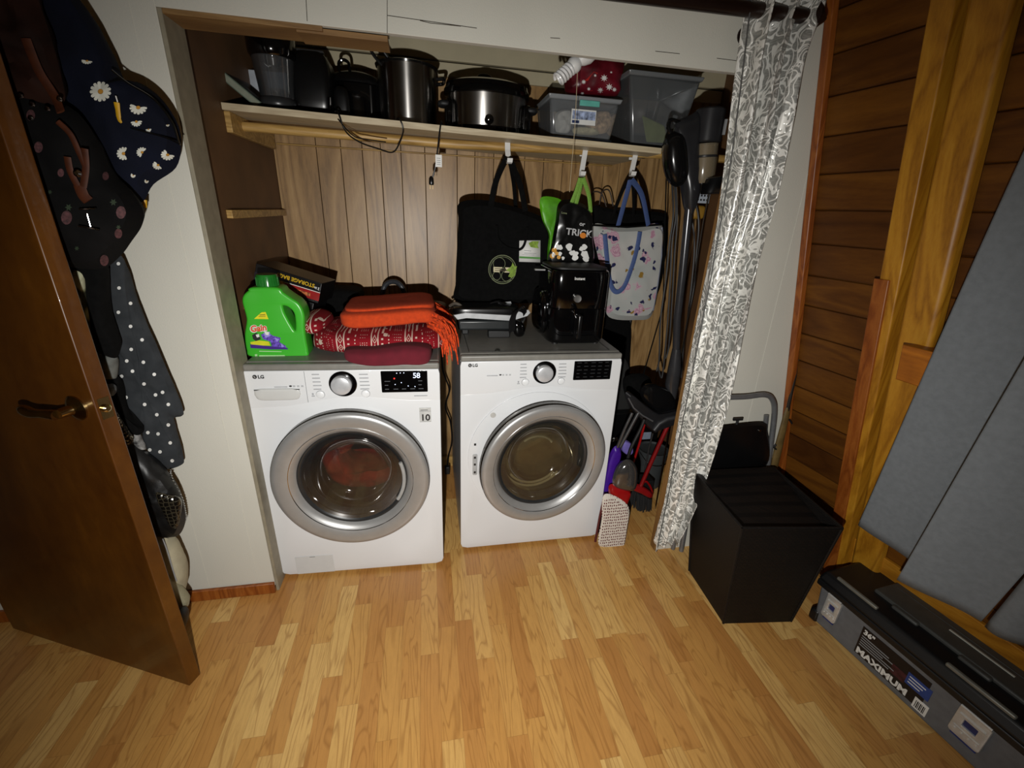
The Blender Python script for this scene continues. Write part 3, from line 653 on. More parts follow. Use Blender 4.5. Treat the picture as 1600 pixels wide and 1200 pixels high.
# its flex hanging down with tag and plug
t = thing('hanging_plug_cord', 'black cord with a white tag and plug hanging off the shelf above the blankets', 'cord', tuple(at(686, 245, .35)))
b = MB(); pts = [at(700, 200, .50), at(692, 205, .40), at(689, 208, .362), at(683, 240, .35), at(680, 262, .352), at(675, 280, .353)]; pts[0].z = pts[1].z = shz(.8)+.004; pts[2].z = shz(.8)+.002
b.tube(cr(pts, 40, False), .0032, 8); b.build('flex', M_BLK, t)
q = at(685, 252, .35); b = MB(); b.box((q.x-.011, .346, q.z-.020), (q.x+.013, .3475, q.z+.022)); b.build('paper_tag', M_PRINTW, t)
b = MB(); rr_ = [q.x-.008]; 
for i in range(4): b.box((q.x-.006, .3452, q.z-.012+i*.007), (q.x+.008, .3458, q.z-.010+i*.007))
b.build('tag_print', M_PRINTG, t)
q = at(674, 284, .353); b = MB(); b.lathe([(.004, .02), (.009, .012), (.010, -.006), (.008, -.012)], Matrix.Translation(q), 16); pl = b.build('plug', M_BLK, t)
for s_ in (-1, 1):
    b = MB(); b.box((q.x+s_*.005-.0008, q.y-.003, q.z-.026), (q.x+s_*.005+.0008, q.y+.003, q.z-.011)); b.build('prong', M_KNOB, pl)

# small tote: lid side down, with its label
def tote(name, label, px, Y0, Y1, tint, opac, basecol, taper=.9):
    (x0t, yt), (x1t, yt2), (x0b, yb), (x1b, yb2) = px
    a, b2, c_, d = at(x0t, yt, Y0), at(x1t, yt2, Y0), at(x0b, yb, Y0), at(x1b, yb2, Y0)
    z0 = shz((c_.x+d.x)/2)+.002; t = thing(name, label, 'storage box', ((a.x+b2.x)/2, (Y0+Y1)/2, z0)); zt = (a.z+b2.z)/2
    X0, X1 = a.x, b2.x; ins = (c_.x-a.x+b2.x-d.x)/2
    def ring(z, f, e=0): return [V(X0+ins*(1-f)-e, Y0+.02*(1-f)-e, z), V(X1-ins*(1-f)+e, Y0+.02*(1-f)-e, z), V(X1-ins*(1-f)+e, Y1-.02*(1-f)+e, z), V(X0+ins*(1-f)-e, Y1-.02*(1-f)+e, z)]
    m = MB(); r1 = ring(z0+.012, .05); r2 = ring(zt-.012, 1); m.add(r1+r2, [(i, (i+1) % 4, (i+1) % 4+4, i+4) for i in range(4)]+[(3, 2, 1, 0), (4, 5, 6, 7)])
    m.build('walls', glassy(name+'_plastic', tint, opac, .15, .2), t, bevel=.012, solid=0)
    m = MB(); m.hexa(ring(z0, .0, .006)+ring(z0+.018, .05, .007)); m.build('lid', basecol, t, bevel=.005)
    m = MB(); m.hexa(ring(zt-.016, 1, .003)+ring(zt, 1, .009)); m.build('rim', glassy(name+'_rim', tint, min(1, opac+.25), .2, .2), t, bevel=.004)
    return t, z0, zt, X0, X1
t, z0, zt, X0, X1 = tote('storage_tote', 'small clear storage box with teal latch and white-framed label on the shelf', ((860, 150), (970, 152), (866, 218), (958, 222)), .46, .70, '#c4c9cd', .16, glassy('blue_plastic', '#5b7bb0', .7, .2, .2))
q0, q1 = at(893, 170, .458), at(929, 197, .458)
b = MB(); b.box((q0.x, .452, q1.z), (q1.x, .456, q0.z)); b.build('label_card', M_PRINTW, t)
b = MB(); b.box((q0.x+.004, .4505, q1.z+.018), (q1.x-.003, .4515, q0.z-.006)); b.build('label_picture', mat('label_picture', '#8e9bb8', .6, var=.4, vs=60), t)
b = MB(); b.box((q0.x+.004, .4505, q1.z+.004), (q0.x+.035, .4515, q1.z+.014)); b.build('label_band', mat('label_navy', '#1d2f5c', .6), t)
q0, q1 = at(906, 156, .455), at(936, 168, .455); b = MB(); b.box((q0.x, .448, q1.z), (q1.x, .456, q0.z)); b.build('latch', mat('teal_plastic', '#5fb0a2', .5), t, bevel=.002)
for nm, lab, cc, px, m_ in (('packet', 'crumpled white packet inside the small clear storage box', (0, 0, 0), ((868, 178), (890, 172), (893, 190), (888, 208), (870, 208)), mat('packet_white', '#b8b3aa', .7, bump=.3, bs=60)),
                        ('cloth_bundle', 'pale tan cloth bundle lying at the right in the small storage box', 0, ((925, 178), (950, 174), (955, 190), (945, 208), (912, 208), (915, 195)), mat('bundle_tan', '#a88a68', .8, var=.3, vs=60)),
                        ('craft_roll', 'cream paper roll at the bottom of the small storage box', 0, ((896, 200), (915, 198), (935, 202), (933, 211), (900, 211)), mat('roll_cream', '#b9ad86', .7))):
    b = MB(); b.puff([at(x, y, .55) for x, y in px], .035, .035, 2.2, wr=.01, wf=40, n=40, rings=6); tag(b.build(nm, m_), lab, nm.split('_')[-1])
# red festive tin bag on top
b = MB(); b.puff([at(x, y, .55) for x, y in ((884, 100), (905, 94), (945, 92), (968, 96), (972, 110), (966, 130), (964, 150), (930, 150), (890, 150), (882, 130))], .07, .08, 3, wr=.006, wf=20)
bv = b.bvh(); rnd = random.Random(11); b.cur = 1
def star(x, y, r, k=8, inner=.45, rot=0): return [(x+(r if i % 2 == 0 else r*inner)*math.cos(PI*i/k+rot), y+(r if i % 2 == 0 else r*inner)*math.sin(PI*i/k+rot)) for i in range(2*k)]
stamp(b, bv, [star(912, 128, 4), star(920, 139, 3), star(944, 122, 6), star(952, 136, 6), star(938, 141, 5), star(960, 148-8, 4), star(910, 146, 3), star(930, 118, 2.5), star(955, 113, 2)])
b.cur = 2; stamp(b, bv, [[(885, 112), (902, 108), (900, 146), (888, 147)], ]); b.cur = 3; stamp(b, bv, [[(914, 132-6), (928, 112), (934, 114), (926, 142), (918, 142)]])
tag(b.build('gift_bag', [mat('festive_red', '#5d0d1a', .35, var=.3, vs=12), M_PRINTW, mat('festive_purple', '#2c1430', .4), mat('festive_bright_red', '#a3201c', .4)]), 'dark red festive bag with white snowflakes on top of the small storage box', 'gift bag')
# large clear tote
t, z0, zt, X0, X1 = tote('large_tote', 'large smoky clear plastic tote at the right end of the shelf', ((985, 112), (1098, 118), (990, 228), (1062, 228)), .44, .80, '#9a9fa2', .20, mat('tote_base', '#2c2f30', .4))
b = MB(); b.hexa([at(1010, 222, .5), at(1045, 224, .5), at(1045, 224, .62), at(1010, 222, .62), at(1003, 180, .5), at(1038, 196, .5), at(1038, 196, .62), at(1003, 180, .62)]); tag(b.build('green_packet', mat('pkt_green', '#8b9150', .6), bevel=.004), 'olive green packet inside the large clear tote', 'packet')
b = MB(); b.puff([at(x, y, .68) for x, y in ((1018, 205), (1036, 200), (1050, 206), (1054, 222), (1018, 222))], .04, .04, 2.3, wr=.01, n=36, rings=6); tag(b.build('brown_packet', mat('pkt_brown', '#6b5a42', .6, var=.3)), 'crumpled brown packet low inside the large clear tote', 'packet')
# spiral lamp with pull string
sock = at(908, 92, .19); tip = at(870, 126, .19); ax = (tip-sock).normalized(); L_ = (tip-sock).length
t = thing('spiral_bulb_lamp', 'white spiral bulb in a holder behind the lintel with a pull string', 'lamp', tuple(sock))
FM = frame(sock, (0, 1, 0), ax)
b = MB(); b.lathe([(.030, -.05), (.032, -.02), (.024, 0), (.016, .012), (0, .012)], FM, 28); b.build('lamp_holder', M_WHITEP, t)
b = MB(); b.box((sock.x+.0, .112, sock.z-.03+.02), (sock.x+.07, .150, sock.z+.07)); b.tube([sock-ax*.05, V(sock.x+.045, .14, sock.z+.03)], .02, 14); b.build('bracket', M_WHITEP, t, bevel=.004)
b = MB(); b.lathe([(.016, .010), (.024, .020), (.026, .034), (.022, .044), (0, .046)], FM, 28); bb = b.build('bulb_base', M_WHITEP, t)
b = MB(); pts = [FM @ V(.019*math.cos(a), .019*math.sin(a), .044+.0019*a) for a in [i*.35 for i in range(0, 90)]]; b.tube(pts, .0050, 8); b.build('bulb_spiral', mat('bulb_glass', '#dcdcdc', .25), bb)
b = MB(); pts = [at(903, 96, .19), at(901, 140, .19), at(898, 200, .19), at(893, 260, .19), at(890, 300, .19)]; b.tube(cr(pts, 20, False), .0011, 6); b.build('pull_string', mat('string_tan', '#a8987a', .8), t)

# ================================================================ HOOKS AND BAGS
def hook(label, x, y, xl, yl):
    a, e = at(x, y, .470), at(xl, yl, .440)
    t = thing('over_rod_hook', label, 'hook', tuple(a), group=None)
    zt_ = 1.775+.018
    wv = .011
    path = [V(a.x, .52, zt_-.03), V(a.x, .520, zt_+.002), V(a.x, .50, zt_+.004), V(a.x, .478, zt_), V(a.x*.8+e.x*.2, .472, zt_-.03), V(a.x*.3+e.x*.7, .455, e.z+.025), V(e.x, .435, e.z), V(e.x, .418, e.z+.004), V(e.x, .412, e.z+.018)]
    m = MB(); 
    for p, q in zip(path, path[1:]):
        m.hexa([p+V(-wv, 0, 0), p+V(wv, 0, 0), p+V(wv, .0025, .0015), p+V(-wv, .0025, .0015), q+V(-wv, 0, 0), q+V(wv, 0, 0), q+V(wv, .0025, .0015), q+V(-wv, .0025, .0015)])
    m.build('hook_band', M_WHITEP, t); return e
h1 = hook('white over-rod hook holding the big black tote', 793, 238, 795, 256)
h2 = hook('white over-rod hook holding the green-strapped black bag', 916, 236, 908, 276)
h3 = hook('white over-rod hook holding the floral bag, nearest the stick vacuum', 995, 240, 986, 276)
def strap(mb, pts, wd, th=.0022, Y=None, n=26):
    """flat webbing following a path, wide across the view"""
    P_ = cr(pts, n, False); mb.tube(P_, [wd]*n, 8, flat=th/wd, upv=(0, 1, 0))
def A(Y, *pts): return [at(x, y, Y) for x, y in pts]
# big black tote
TY = .60
t = thing('black_tote_bag', 'big black cloth tote with a round leaf emblem hanging behind the dryer top', 'tote bag', tuple(at(785, 470, TY)))
b = MB(); b.puff(A(TY, (716, 345), (717, 316), (760, 312), (820, 330), (861, 352), (860, 400), (858, 470), (800, 474), (712, 472), (713, 430), (714, 390)), .045, .05, 4, wr=.018, wf=9, smooth=False, n=0) if 0 else b.puff(cr(A(TY, (716, 345), (718, 317), (760, 313), (820, 328), (858, 350), (860, 400), (858, 465), (800, 474), (716, 472), (712, 440), (714, 390)), 72), .05, .05, 4.5, wr=.016, wf=9, smooth=False)
bv = b.bvh(); bag = b.build('bag_body', M_BLACKCLOTH, t)
M_LG = mat('print_leaf_green', '#7f9b3a', .6, var=.2, vs=80); M_OL = mat('print_olive_ring', '#6a7150', .7)
b = MB()
def ringpoly(cx, cy, r0, r1, n=30, ky=1.04):
    return [[(cx+r*math.cos(a), cy+r*ky*math.sin(a)) for r, a in ((r0, 2*PI*k/n), (r1, 2*PI*k/n), (r1, 2*PI*(k+1)/n), (r0, 2*PI*(k+1)/n))] for k in range(n)]
stamp(b, bv, ringpoly(785, 421, 20.8, 22)); stamp(b, bv, ringpoly(785, 421, 18.6, 19.3)); stamp(b, bv, ringpoly(780, 412, 9, 9.7, 18)); stamp(b, bv, ringpoly(792, 431, 8, 8.7, 18)); stamp(b, bv, ringpoly(776, 431, 6, 6.7, 16))
b.build('emblem_ring', M_OL, bag)
b = MB(); stamp(b, bv, [[(791, 422), (799, 416), (801, 410), (804, 416), (808, 416), (806, 422), (805, 430), (800, 434), (794, 432), (797, 426)]], .004); b.build('emblem_leaf', M_LG, bag)
b = MB(); stamp(b, bv, [[(771, 417), (797, 418), (797, 426), (771, 425)]], .004); b.build('emblem_band', mat('print_cream', '#c9c09a', .6), bag)
b = MB(); stamp(b, bv, [[(773, 419), (790, 420), (790, 421), (773, 420)], [(773, 422), (794, 423), (794, 424), (773, 423)]], .0048); b.build('emblem_lines', mat('print_brown', '#4b3a22', .6), bag)
b = MB(); stamp(b, bv, [[(811.5, 376), (844.5, 375.5), (844, 410), (811, 409)]], .010); cd_ = b.build('care_card', M_PRINTW, t, solid=.0006)
b = MB(); stamp(b, bv, [[(811.5, 400.5), (844.2, 402), (844.2, 405), (811.3, 403.5)]], .0115); b.build('card_stripe', mat('print_green', '#4c8a3c', .6), cd_)
b = MB(); stamp(b, bv, [[(826, 380), (832, 377), (842, 377), (840, 384), (842, 388), (834, 387), (829, 386)]], .0115); b.build('card_leaf', M_LG, cd_)
b = MB(); stamp(b, bv, [[(819, 391), (830, 392), (830, 392.7), (819, 391.7)], [(819, 395), (838, 396), (838, 396.7), (819, 395.7)], [(816, 397.5), (835, 398.5), (835, 399), (816, 398)]], .0115); b.build('card_print', M_PRINTG, cd_)
for k, pl in enumerate(((((767, 322), .555), ((773, 290), .53), ((784, 262), .47), ((793, 246), .44)), (((821, 330), .555), ((813, 290), .53), ((802, 262), .47), ((795, 246), .438)), (((806, 326), .66), ((803, 290), .60), ((799, 264), .50), ((796, 250), .445)))):
    b = MB(); strap(b, [at(x, y, Y) for (x, y), Y in pl], .0125 if k < 2 else .009); b.build('strap', M_BLACKCLOTH, t)
b = MB(); strap(b, [at(x, y, .535) for x, y in ((776, 352), (779, 375), (793, 387), (811, 390), (820, 380), (824, 355))], .006, n=40); b.build('front_strap', M_BLACKCLOTH, t)

# trick or treat bag
TY = .505
M_LIME = mat('lime_green_plastic', '#4f9a12', .45, var=.15, vs=20)
t = thing('treat_bag', 'glossy black halloween bag with lime green side gusset and TRICK lettering', 'gift bag', tuple(at(890, 412, TY)))
b = MB(); b.puff(cr(A(TY, (873, 318), (893, 312), (924, 330), (926, 370), (926, 412), (890, 414), (857, 413), (862, 380), (868, 345)), 60), .03, .03, 5, wr=.008, wf=14, smooth=False)
bv = b.bvh(); bag = b.build('bag_front', mat('gloss_black_bag', '#0b0b0b', .22), t)
b = MB(); b.puff(cr(A(TY+.04, (845, 309), (876, 312), (875, 330), (866, 360), (858, 412), (855, 412), (858, 370), (847, 342)), 50), .012, .012, 5, wr=.006, smooth=False, rings=6); b.build('gusset', M_LIME, t)
b = MB(); stamp_text(b, bv, 'TRICK', 884, 366, 1, .12, 14.5, .35); b.build('lettering', mat('print_grey_white', '#b5b5b5', .6), bag)
b = MB(); stamp_text(b, bv, 'or', 905, 352, 1, .2, 9, .2); b.build('small_lettering', mat('print_grey_white', '#b5b5b5', .6), bag)
b = MB(); stamp(b, bv, [ringq for ringq in ([(911+5*math.cos(2*PI*k/14), 368+4.5*math.sin(2*PI*k/14)) for k in range(14)],)], .002); b.build('pumpkin_print', mat('print_orange', '#d07a1c', .6), bag)
b = MB(); rnd = random.Random(4)
for k in range(18):
    x = 862+rnd.random()*58; y = 384+rnd.random()*24; r = 2.2+rnd.random()*3; stamp(b, bv, [[(x+r*math.cos(a)*(1+.25*math.sin(3*a+k)), y+r*1.2*math.sin(a)) for a in [2*PI*q/12 for q in range(12)]]], .001+k*.0001)
b.build('ghost_dots', M_PRINTW, bag)
b = MB()
for x, y, r in ((866, 391, 4), (863, 400, 4), (873, 402, 3), (870, 384+12, 3)): stamp(b, bv, [[(x+r*math.cos(a), y+r*math.sin(a)) for a in [2*PI*q/10 for q in range(10)]]], .0032)
b.build('amber_dots', mat('print_amber', '#c98f2c', .6), bag)
b = MB(); stamp_text(b, bv, 'Love', 877, 333.5, 1, .15, 4.5, .12); b.build('top_lettering', M_OL, bag)
for pl in (((892, 320), (900, 300), (907, 278)), ((899, 322), (905, 300), (909, 278)), ((923, 332), (920, 305), (911, 278))):
    b = MB(); strap(b, [at(pl[0][0], pl[0][1], .495), at(pl[1][0], pl[1][1], .465), at(pl[2][0], pl[2][1], .43)], .009); b.build('strap', mat('lime_webbing', '#6f9a3a', .7, var=.1, vs=200), t)
# thin dark handles seen between the hanging bags
t = thing('dark_shopping_bag', 'dark bag with thin looped cords hung between the lime and floral bags', 'bag', tuple(at(945, 410, .74)))
b = MB(); b.puff(cr(A(.66, (925, 330), (945, 325), (965, 335), (968, 380), (962, 425), (930, 425)), 40), .02, .04, 4, wr=.01, smooth=False); b.build('bag_body', M_BLACKCLOTH, t)
for pl in (((920, 322), (926, 301), (940, 303), (948, 325)), ((936, 322), (941, 300), (952, 298), (958, 322))):
    b = MB(); b.tube(cr([at(x, y, .72) for x, y in pl], 24, False), .0035, 8); b.build('cord_handle', mat('brown_cord', '#2a1d14', .6), t)

# floral tote over a black one
TY = .60
t = thing('black_lined_bag', 'black bag bulging above and behind the floral tote', 'bag', tuple(at(985, 420, .68)))
b = MB(); b.puff(cr(A(.76, (925, 352), (930, 335), (960, 328), (1010, 330), (1040, 335), (1043, 358), (1040, 400), (1020, 470), (950, 470), (932, 400)), 60), .04, .05, 3.5, wr=.010, wf=12, smooth=False); b.build('bag_body', M_BLACKCLOTH, t)
for pl in (((955, 345), (972, 300), (985, 279)), ((1010, 345), (998, 300), (987, 279)), ((990, 340), (990, 310), (988, 279))):
    b = MB(); strap(b, [at(pl[0][0], pl[0][1], .58), at(pl[1][0], pl[1][1], .50), at(pl[2][0], pl[2][1], .432)], .008); b.build('strap', M_BLACKCLOTH, t)
def floral():
    q = NT('floral_laminate'); base = q.ramp(q.noise(q.co(), 6, 2), [(.3, '#9ea3a0'), (.7, '#b5b2ae')])
    d = q.noise(q.co(), 38, 2)
    v1 = q.node('TexVoronoi', _Scale=12); mv = q.node('VectorMath', operation='MULTIPLY_ADD')
    nz = q.node('TexNoise', _Scale=30); q.link(q.co(), nz.inputs['Vector']); q.link(nz.outputs['Color'], mv.inputs[0]); mv.inputs[1].default_value = (.05, .05, .05); q.link(q.co(), mv.inputs[2]); q.link(mv.outputs[0], v1.inputs['Vector'])
    blob = q.ramp(v1.outputs['Distance'], [(.38, (1, 1, 1, 1)), (.43, (0, 0, 0, 1))]); sp = q.node('SeparateColor'); q.link(v1.outputs['Color'], sp.inputs[0])
    pk = q.math('MULTIPLY', blob, q.math('GREATER_THAN', sp.outputs[0], .32))
    rings = q.ramp(q.math('FRACT', q.math('MULTIPLY', v1.outputs['Distance'], 9)), [(.3, '#a97f92'), (.7, '#bfa0ab')])
    v2 = q.node('TexVoronoi', _Scale=24); mp = q.node('VectorMath', operation='ADD'); mp.inputs[1].default_value = (4, 2, 7); q.link(mv.outputs[0], mp.inputs[0]); q.link(mp.outputs[0], v2.inputs['Vector'])
    lf = q.ramp(v2.outputs['Distance'], [(.26, (1, 1, 1, 1)), (.32, (0, 0, 0, 1))]); s2 = q.node('SeparateColor'); q.link(v2.outputs['Color'], s2.inputs[0])
    nv = q.math('MULTIPLY', lf, q.math('GREATER_THAN', s2.outputs[1], .42)); am = q.math('MULTIPLY', lf, q.math('LESS_THAN', s2.outputs[1], .10))
    c = q.mix(pk, base, rings); c = q.mix(nv, c, '#25274a'); c = q.mix(am, c, '#8a6c30'); q.set(.25, 0, .5, c, .3); return q.m
t = thing('floral_tote_bag', 'shiny pale floral tote with blue webbing straps hanging beside the air fryer', 'tote bag', tuple(at(985, 495, .60)))
b = MB(); b.puff(cr(A(.60, (927, 352), (960, 354), (1000, 353), (1034, 352), (1034, 400), (1027, 450), (1018, 493), (995, 500), (950, 494), (948, 450), (934, 400)), 72), .03, .03, 6, wr=.008, wf=10, smooth=False)
bv = b.bvh(); bag = b.build('bag_body', floral(), t)
b = MB(); b.tube(A(.575, (927, 352), (980, 355), (1034, 351)), .004, 8); b.build('top_binding', M_BLACKCLOTH, t)
b = MB(); b.tube(A(.585, (1034, 355), (1033, 400), (1027, 445), (1020, 485)), .006, 8); b.build('side_piping', mat('piping_grey', '#6b6f80', .35), t)
b = MB(); stamp(b, bv, [[(949, 483), (975, 486), (1000, 484), (1018, 480), (1017, 491), (996, 497), (952, 491.5)]], .0015); b.build('pink_hem', mat('hem_pink', '#b98fa0', .3), bag)
M_BLUEW = mat('blue_webbing', '#3c4f7d', .7, var=.1, vs=300)
b = MB(); strap(b, [at(x, y, .553) for x, y in ((945, 366), (948, 400), (953, 440), (962, 456), (975, 448), (988, 415), (996, 385), (1000, 362))], .0115, n=50); b.build('front_strap', M_BLUEW, t)
for pl in (((966, 352), (976, 315), (985, 281)), ((1013, 352), (1003, 305), (987, 281))):
    b = MB(); strap(b, [at(pl[0][0], pl[0][1], .56), at(pl[1][0], pl[1][1], .49), at(pl[2][0], pl[2][1], .428)], .0115); b.build('strap', M_BLUEW, t)

# ================================================================ ON THE WASHER
ZT = .985
# green detergent bottle
def bp(x, y): return (340+x/4, 380+y/4)
Yb = .155
def L2(pts): 
    o = []
    for x, y in pts: q = at(*bp(x, y), Yb); o.append((q.x, q.z))
    return o
def cr2(pts, n): return [(p.x, p.y) for p in cr([V(a, b_, 0) for a, b_ in pts], n)]
base = at(428, 562, Yb); dz = ZT+.001-at(*bp(380, 732), Yb).z
out = L2([(222, 728), (200, 700), (188, 610), (200, 520), (192, 470), (174, 400), (182, 365), (212, 338), (226, 325), (368, 325), (400, 350), (450, 385), (500, 420), (528, 480), (530, 560), (540, 640), (552, 705), (538, 732), (380, 735)])
hole = L2([(396, 412), (442, 414), (490, 456), (505, 520), (503, 582), (476, 588), (450, 552), (426, 510), (402, 460)])
t = thing('detergent_bottle', 'bright green laundry detergent bottle with dark green cap on the washer', 'bottle', (base.x, Yb, ZT))
M_GRN = mat('bottle_green', '#3dab2c', .3, var=.04, vs=5)
b = MB(); plate(b, [cr2(out, 90), cr2(hole, 40)], Matrix.Translation(V(0, Yb+.045, dz)) @ Matrix.Rotation(PI/2, 4, 'X'), .036, .009, 4)
bv = b.bvh(); body = b.build('bottle_body', M_GRN, t, smooth=60)
cc = at(*bp(296, 320), Yb); M_ = Matrix.Translation(V(cc.x, Yb+.045, cc.z+dz)); s_ = (at(*bp(362, 300), Yb).x-at(*bp(220, 300), Yb).x)/2; hh = at(*bp(290, 236), Yb).z-cc.z
b = MB(); b.lathe([(s_*1.03, 0), (s_*1.03, .004), (s_*.98, .006), (s_*.95, hh-.006), (s_*.88, hh), (0, hh)], M_, 40); cap = b.build('cap', mat('cap_green', '#1d6a24', .2), t)
b = MB()
for k in range(28): 
    a = 2*PI*k/28; b.tube([V(cc.x+s_*.985*math.cos(a), Yb+.045+s_*.985*math.sin(a), cc.z+dz+.008), V(cc.x+s_*.955*math.cos(a), Yb+.045+s_*.955*math.sin(a), cc.z+dz+hh-.01)], .0012, 5)
tag(b.build('cap_ribs', mat('cap_green', '#1d6a24', .2), cap), kind='stuff')
def st(name, m, polys, off=.001, par=body):
    m_ = MB(); stamp(m_, bv, [[bp(*p) for p in pl] for pl in polys], off)
    if m_.v: m_.build(name, m, par)
st('yellow_flash', mat('lbl_yellow', '#d8cf1c', .4), [[(228, 473), (240, 462), (275, 432), (300, 430), (318, 475)]])
st('flash_print', mat('lbl_olive', '#7c7414', .5), [[(262, 446), (298, 443), (298, 449), (262, 452)], [(256, 457), (300, 454), (300, 458), (256, 461)]], .0015)
st('yellow_band', mat('lbl_yellow2', '#c9c81f', .4), [[(204, 618), (260, 608), (320, 615), (330, 640), (210, 640)]])
st('purple_band', mat('lbl_purple', '#3a1d78', .4), [[(203, 632), (340, 645), (438, 655), (440, 664), (330, 664), (206, 655)]], .0013)
st('flower_shape', mat('lbl_violet', '#5d44a8', .4, var=.4, vs=150), [[(270, 570), (318, 560), (345, 578), (395, 592), (385, 618), (425, 640), (430, 655), (340, 650), (330, 615), (285, 600)]], .0011)
st('flower_petal', mat('lbl_lilac', '#8f86cf', .4), [[(285, 562), (325, 552), (330, 580), (300, 592)], [(355, 590), (385, 600), (372, 618)], [(395, 625), (420, 645), (400, 650)]], .0017)
st('swirl', M_PRINTK, [[(215, 575), (240, 560), (262, 575), (270, 600), (240, 612), (222, 600)]], .0014)
st('swirl_white', M_PRINTW, [[(238, 572), (258, 568), (262, 585), (246, 590)], [(290, 550), (322, 556), (318, 575), (300, 572)]], .0022)
st('foot_print', mat('lbl_palegreen', '#9fd08f', .5), [[(260, 700), (420, 700), (420, 710), (260, 708)], [(232, 695), (248, 693), (248, 706), (234, 707)], [(260, 672), (400, 676), (400, 680), (260, 678)]], .001)
m_ = MB(); x, y = bp(206, 556); stamp_text(m_, bv, 'Gain', x, y, 1, -.12, 13.5, 1.35, .0012); m_.build('brand_outline', M_PRINTW, body)
m_ = MB(); stamp_text(m_, bv, 'Gain', x+.3, y-.2, 1, -.12, 13.5, .45, .0020); m_.build('brand_letters', mat('lbl_orange', '#d2441a', .4), body)
# boxes behind the bottle
b = MB(); b.soft((.20, .70, ZT+.085), (.15, .10, .085), 6, 20, wr=.006); tag(b.build('fabric_bin', M_BLACKCLOTH), 'black cloth bin on the washer behind the green bottle', 'bin')
M_BOXK = mat('carton_black', '#0d0c0e', .35)
P0 = at(400, 411, .40); P1 = at(503, 443, .36); P2 = at(371, 455, .52)
ex = (P1-P0); ez = V(.10*ex.z/ex.length, 0, -.10) ; ex_n = ex.normalized(); ey = V(0, 1, 0); ey = (ey-ex_n*ey.dot(ex_n)).normalized(); ez_n = ex_n.cross(ey).normalized()
if ez_n.z < 0: ez_n = -ez_n
# the upper carton: ex along, ey back, ez up
Lx = ex.length
def ob(o, lx, ly, lz): return [o, o+ex_n*lx, o+ex_n*lx+ey*ly, o+ey*ly, o+ez_n*lz, o+ex_n*lx+ez_n*lz, o+ex_n*lx+ey*ly+ez_n*lz, o+ey*ly+ez_n*lz]
O1 = P0-ez_n*.085
t = thing('trash_bag_carton', 'tilted black, red and yellow carton stacked behind the green detergent bottle', 'carton', tuple(O1))
b = MB(); b.hexa(ob(O1, Lx, .16, .085)); b.build('box_body', M_BOXK, t, bevel=.002)
def onface(name, m, u0, u1, w0, w1, off=.0009, skew=0):
    m_ = MB(); o = O1-ey*off; m_.add([o+ex_n*(u0*Lx)+ez_n*(w0*.085), o+ex_n*(u1*Lx)+ez_n*((w0+skew)*.085), o+ex_n*(u1*Lx)+ez_n*((w1+skew)*.085), o+ex_n*(u0*Lx)+ez_n*(w1*.085)], [(0, 1, 2, 3)]); return m_.build(name, m, t)
M_CR = mat('carton_red', '#8d1110', .4)
onface('red_panel', M_CR, .36, 1.0, .12, .52); onface('dark_panel', mat('carton_dark', '#17131c', .4), .0, .36, .1, .6); onface('white_edge', M_PRINTW, .36, 1.0, .52, .55)
onface('food_picture', mat('carton_food', '#b8862c', .5, var=.5, vs=120), .36, .46, .22, .55, .0014); onface('food_picture', mat('carton_food2', '#a05a2c', .5, var=.5, vs=120), .62, .86, .22, .38, .0014)
m_ = MB(); TM = frame(O1+ex_n*(Lx*.90)-ey*.0012+ez_n*(.085*.86), -ex_n, -ey); text(m_, 'STORAGE BAGS', TM, .021, .0002, .0006); m_.build('yellow_lettering', mat('carton_yellow', '#c9a31e', .4), t)
m_ = MB(); TM = frame(O1+ex_n*(Lx*.98)-ey*.0012+ez_n*(.085*.76), -ex_n, -ey); text(m_, '2 in', TM, .014, .0002, .0004); m_.build('white_lettering', M_PRINTW, t)
O2 = O1-ez_n*.076+V(-.01, 0.005, 0)
t2 = thing('glove_carton', 'black carton marked 20 under the tilted red and black carton', 'carton', tuple(O2))
b = MB(); b.hexa(ob(O2, Lx*.97, .15, .073)); b.build('box_body', M_BOXK, t2, bevel=.002)
m_ = MB(); TM = frame(O2+ex_n*(Lx*.88)-ey*.0012+ez_n*(.062), -ex_n, -ey); text(m_, '20', TM, .026, .0002, .0006); m_.build('number_lettering', M_PRINTW, t2)
m_ = MB(); o = O2-ey*.001
for u0, u1, w0, w1 in ((.28, .45, .045, .060), (.5, .62, .050, .054)): m_.add([o+ex_n*(u0*Lx)+ez_n*w0, o+ex_n*(u1*Lx)+ez_n*w0, o+ex_n*(u1*Lx)+ez_n*w1, o+ex_n*(u0*Lx)+ez_n*w1], [(0, 1, 2, 3)])
m_.build('print_block', M_PRINTW, t2)
m_ = MB(); m_.add([o+ex_n*(-.001), o+ex_n*(.25*Lx), o+ex_n*(.25*Lx)+ez_n*.07, o+ex_n*(-.001)+ez_n*.07], [(0, 1, 2, 3)]); m_.build('blue_panel', mat('carton_blue', '#44569c', .4, var=.3, vs=30), t2)
m_ = MB(); o = O2-ex_n*.001; m_.add([o, o+ey*.14, o+ey*.14+ez_n*.07, o+ez_n*.07], [(0, 1, 2, 3)]); m_.build('blue_end', mat('carton_blue', '#44569c', .4, var=.3, vs=30), t2)

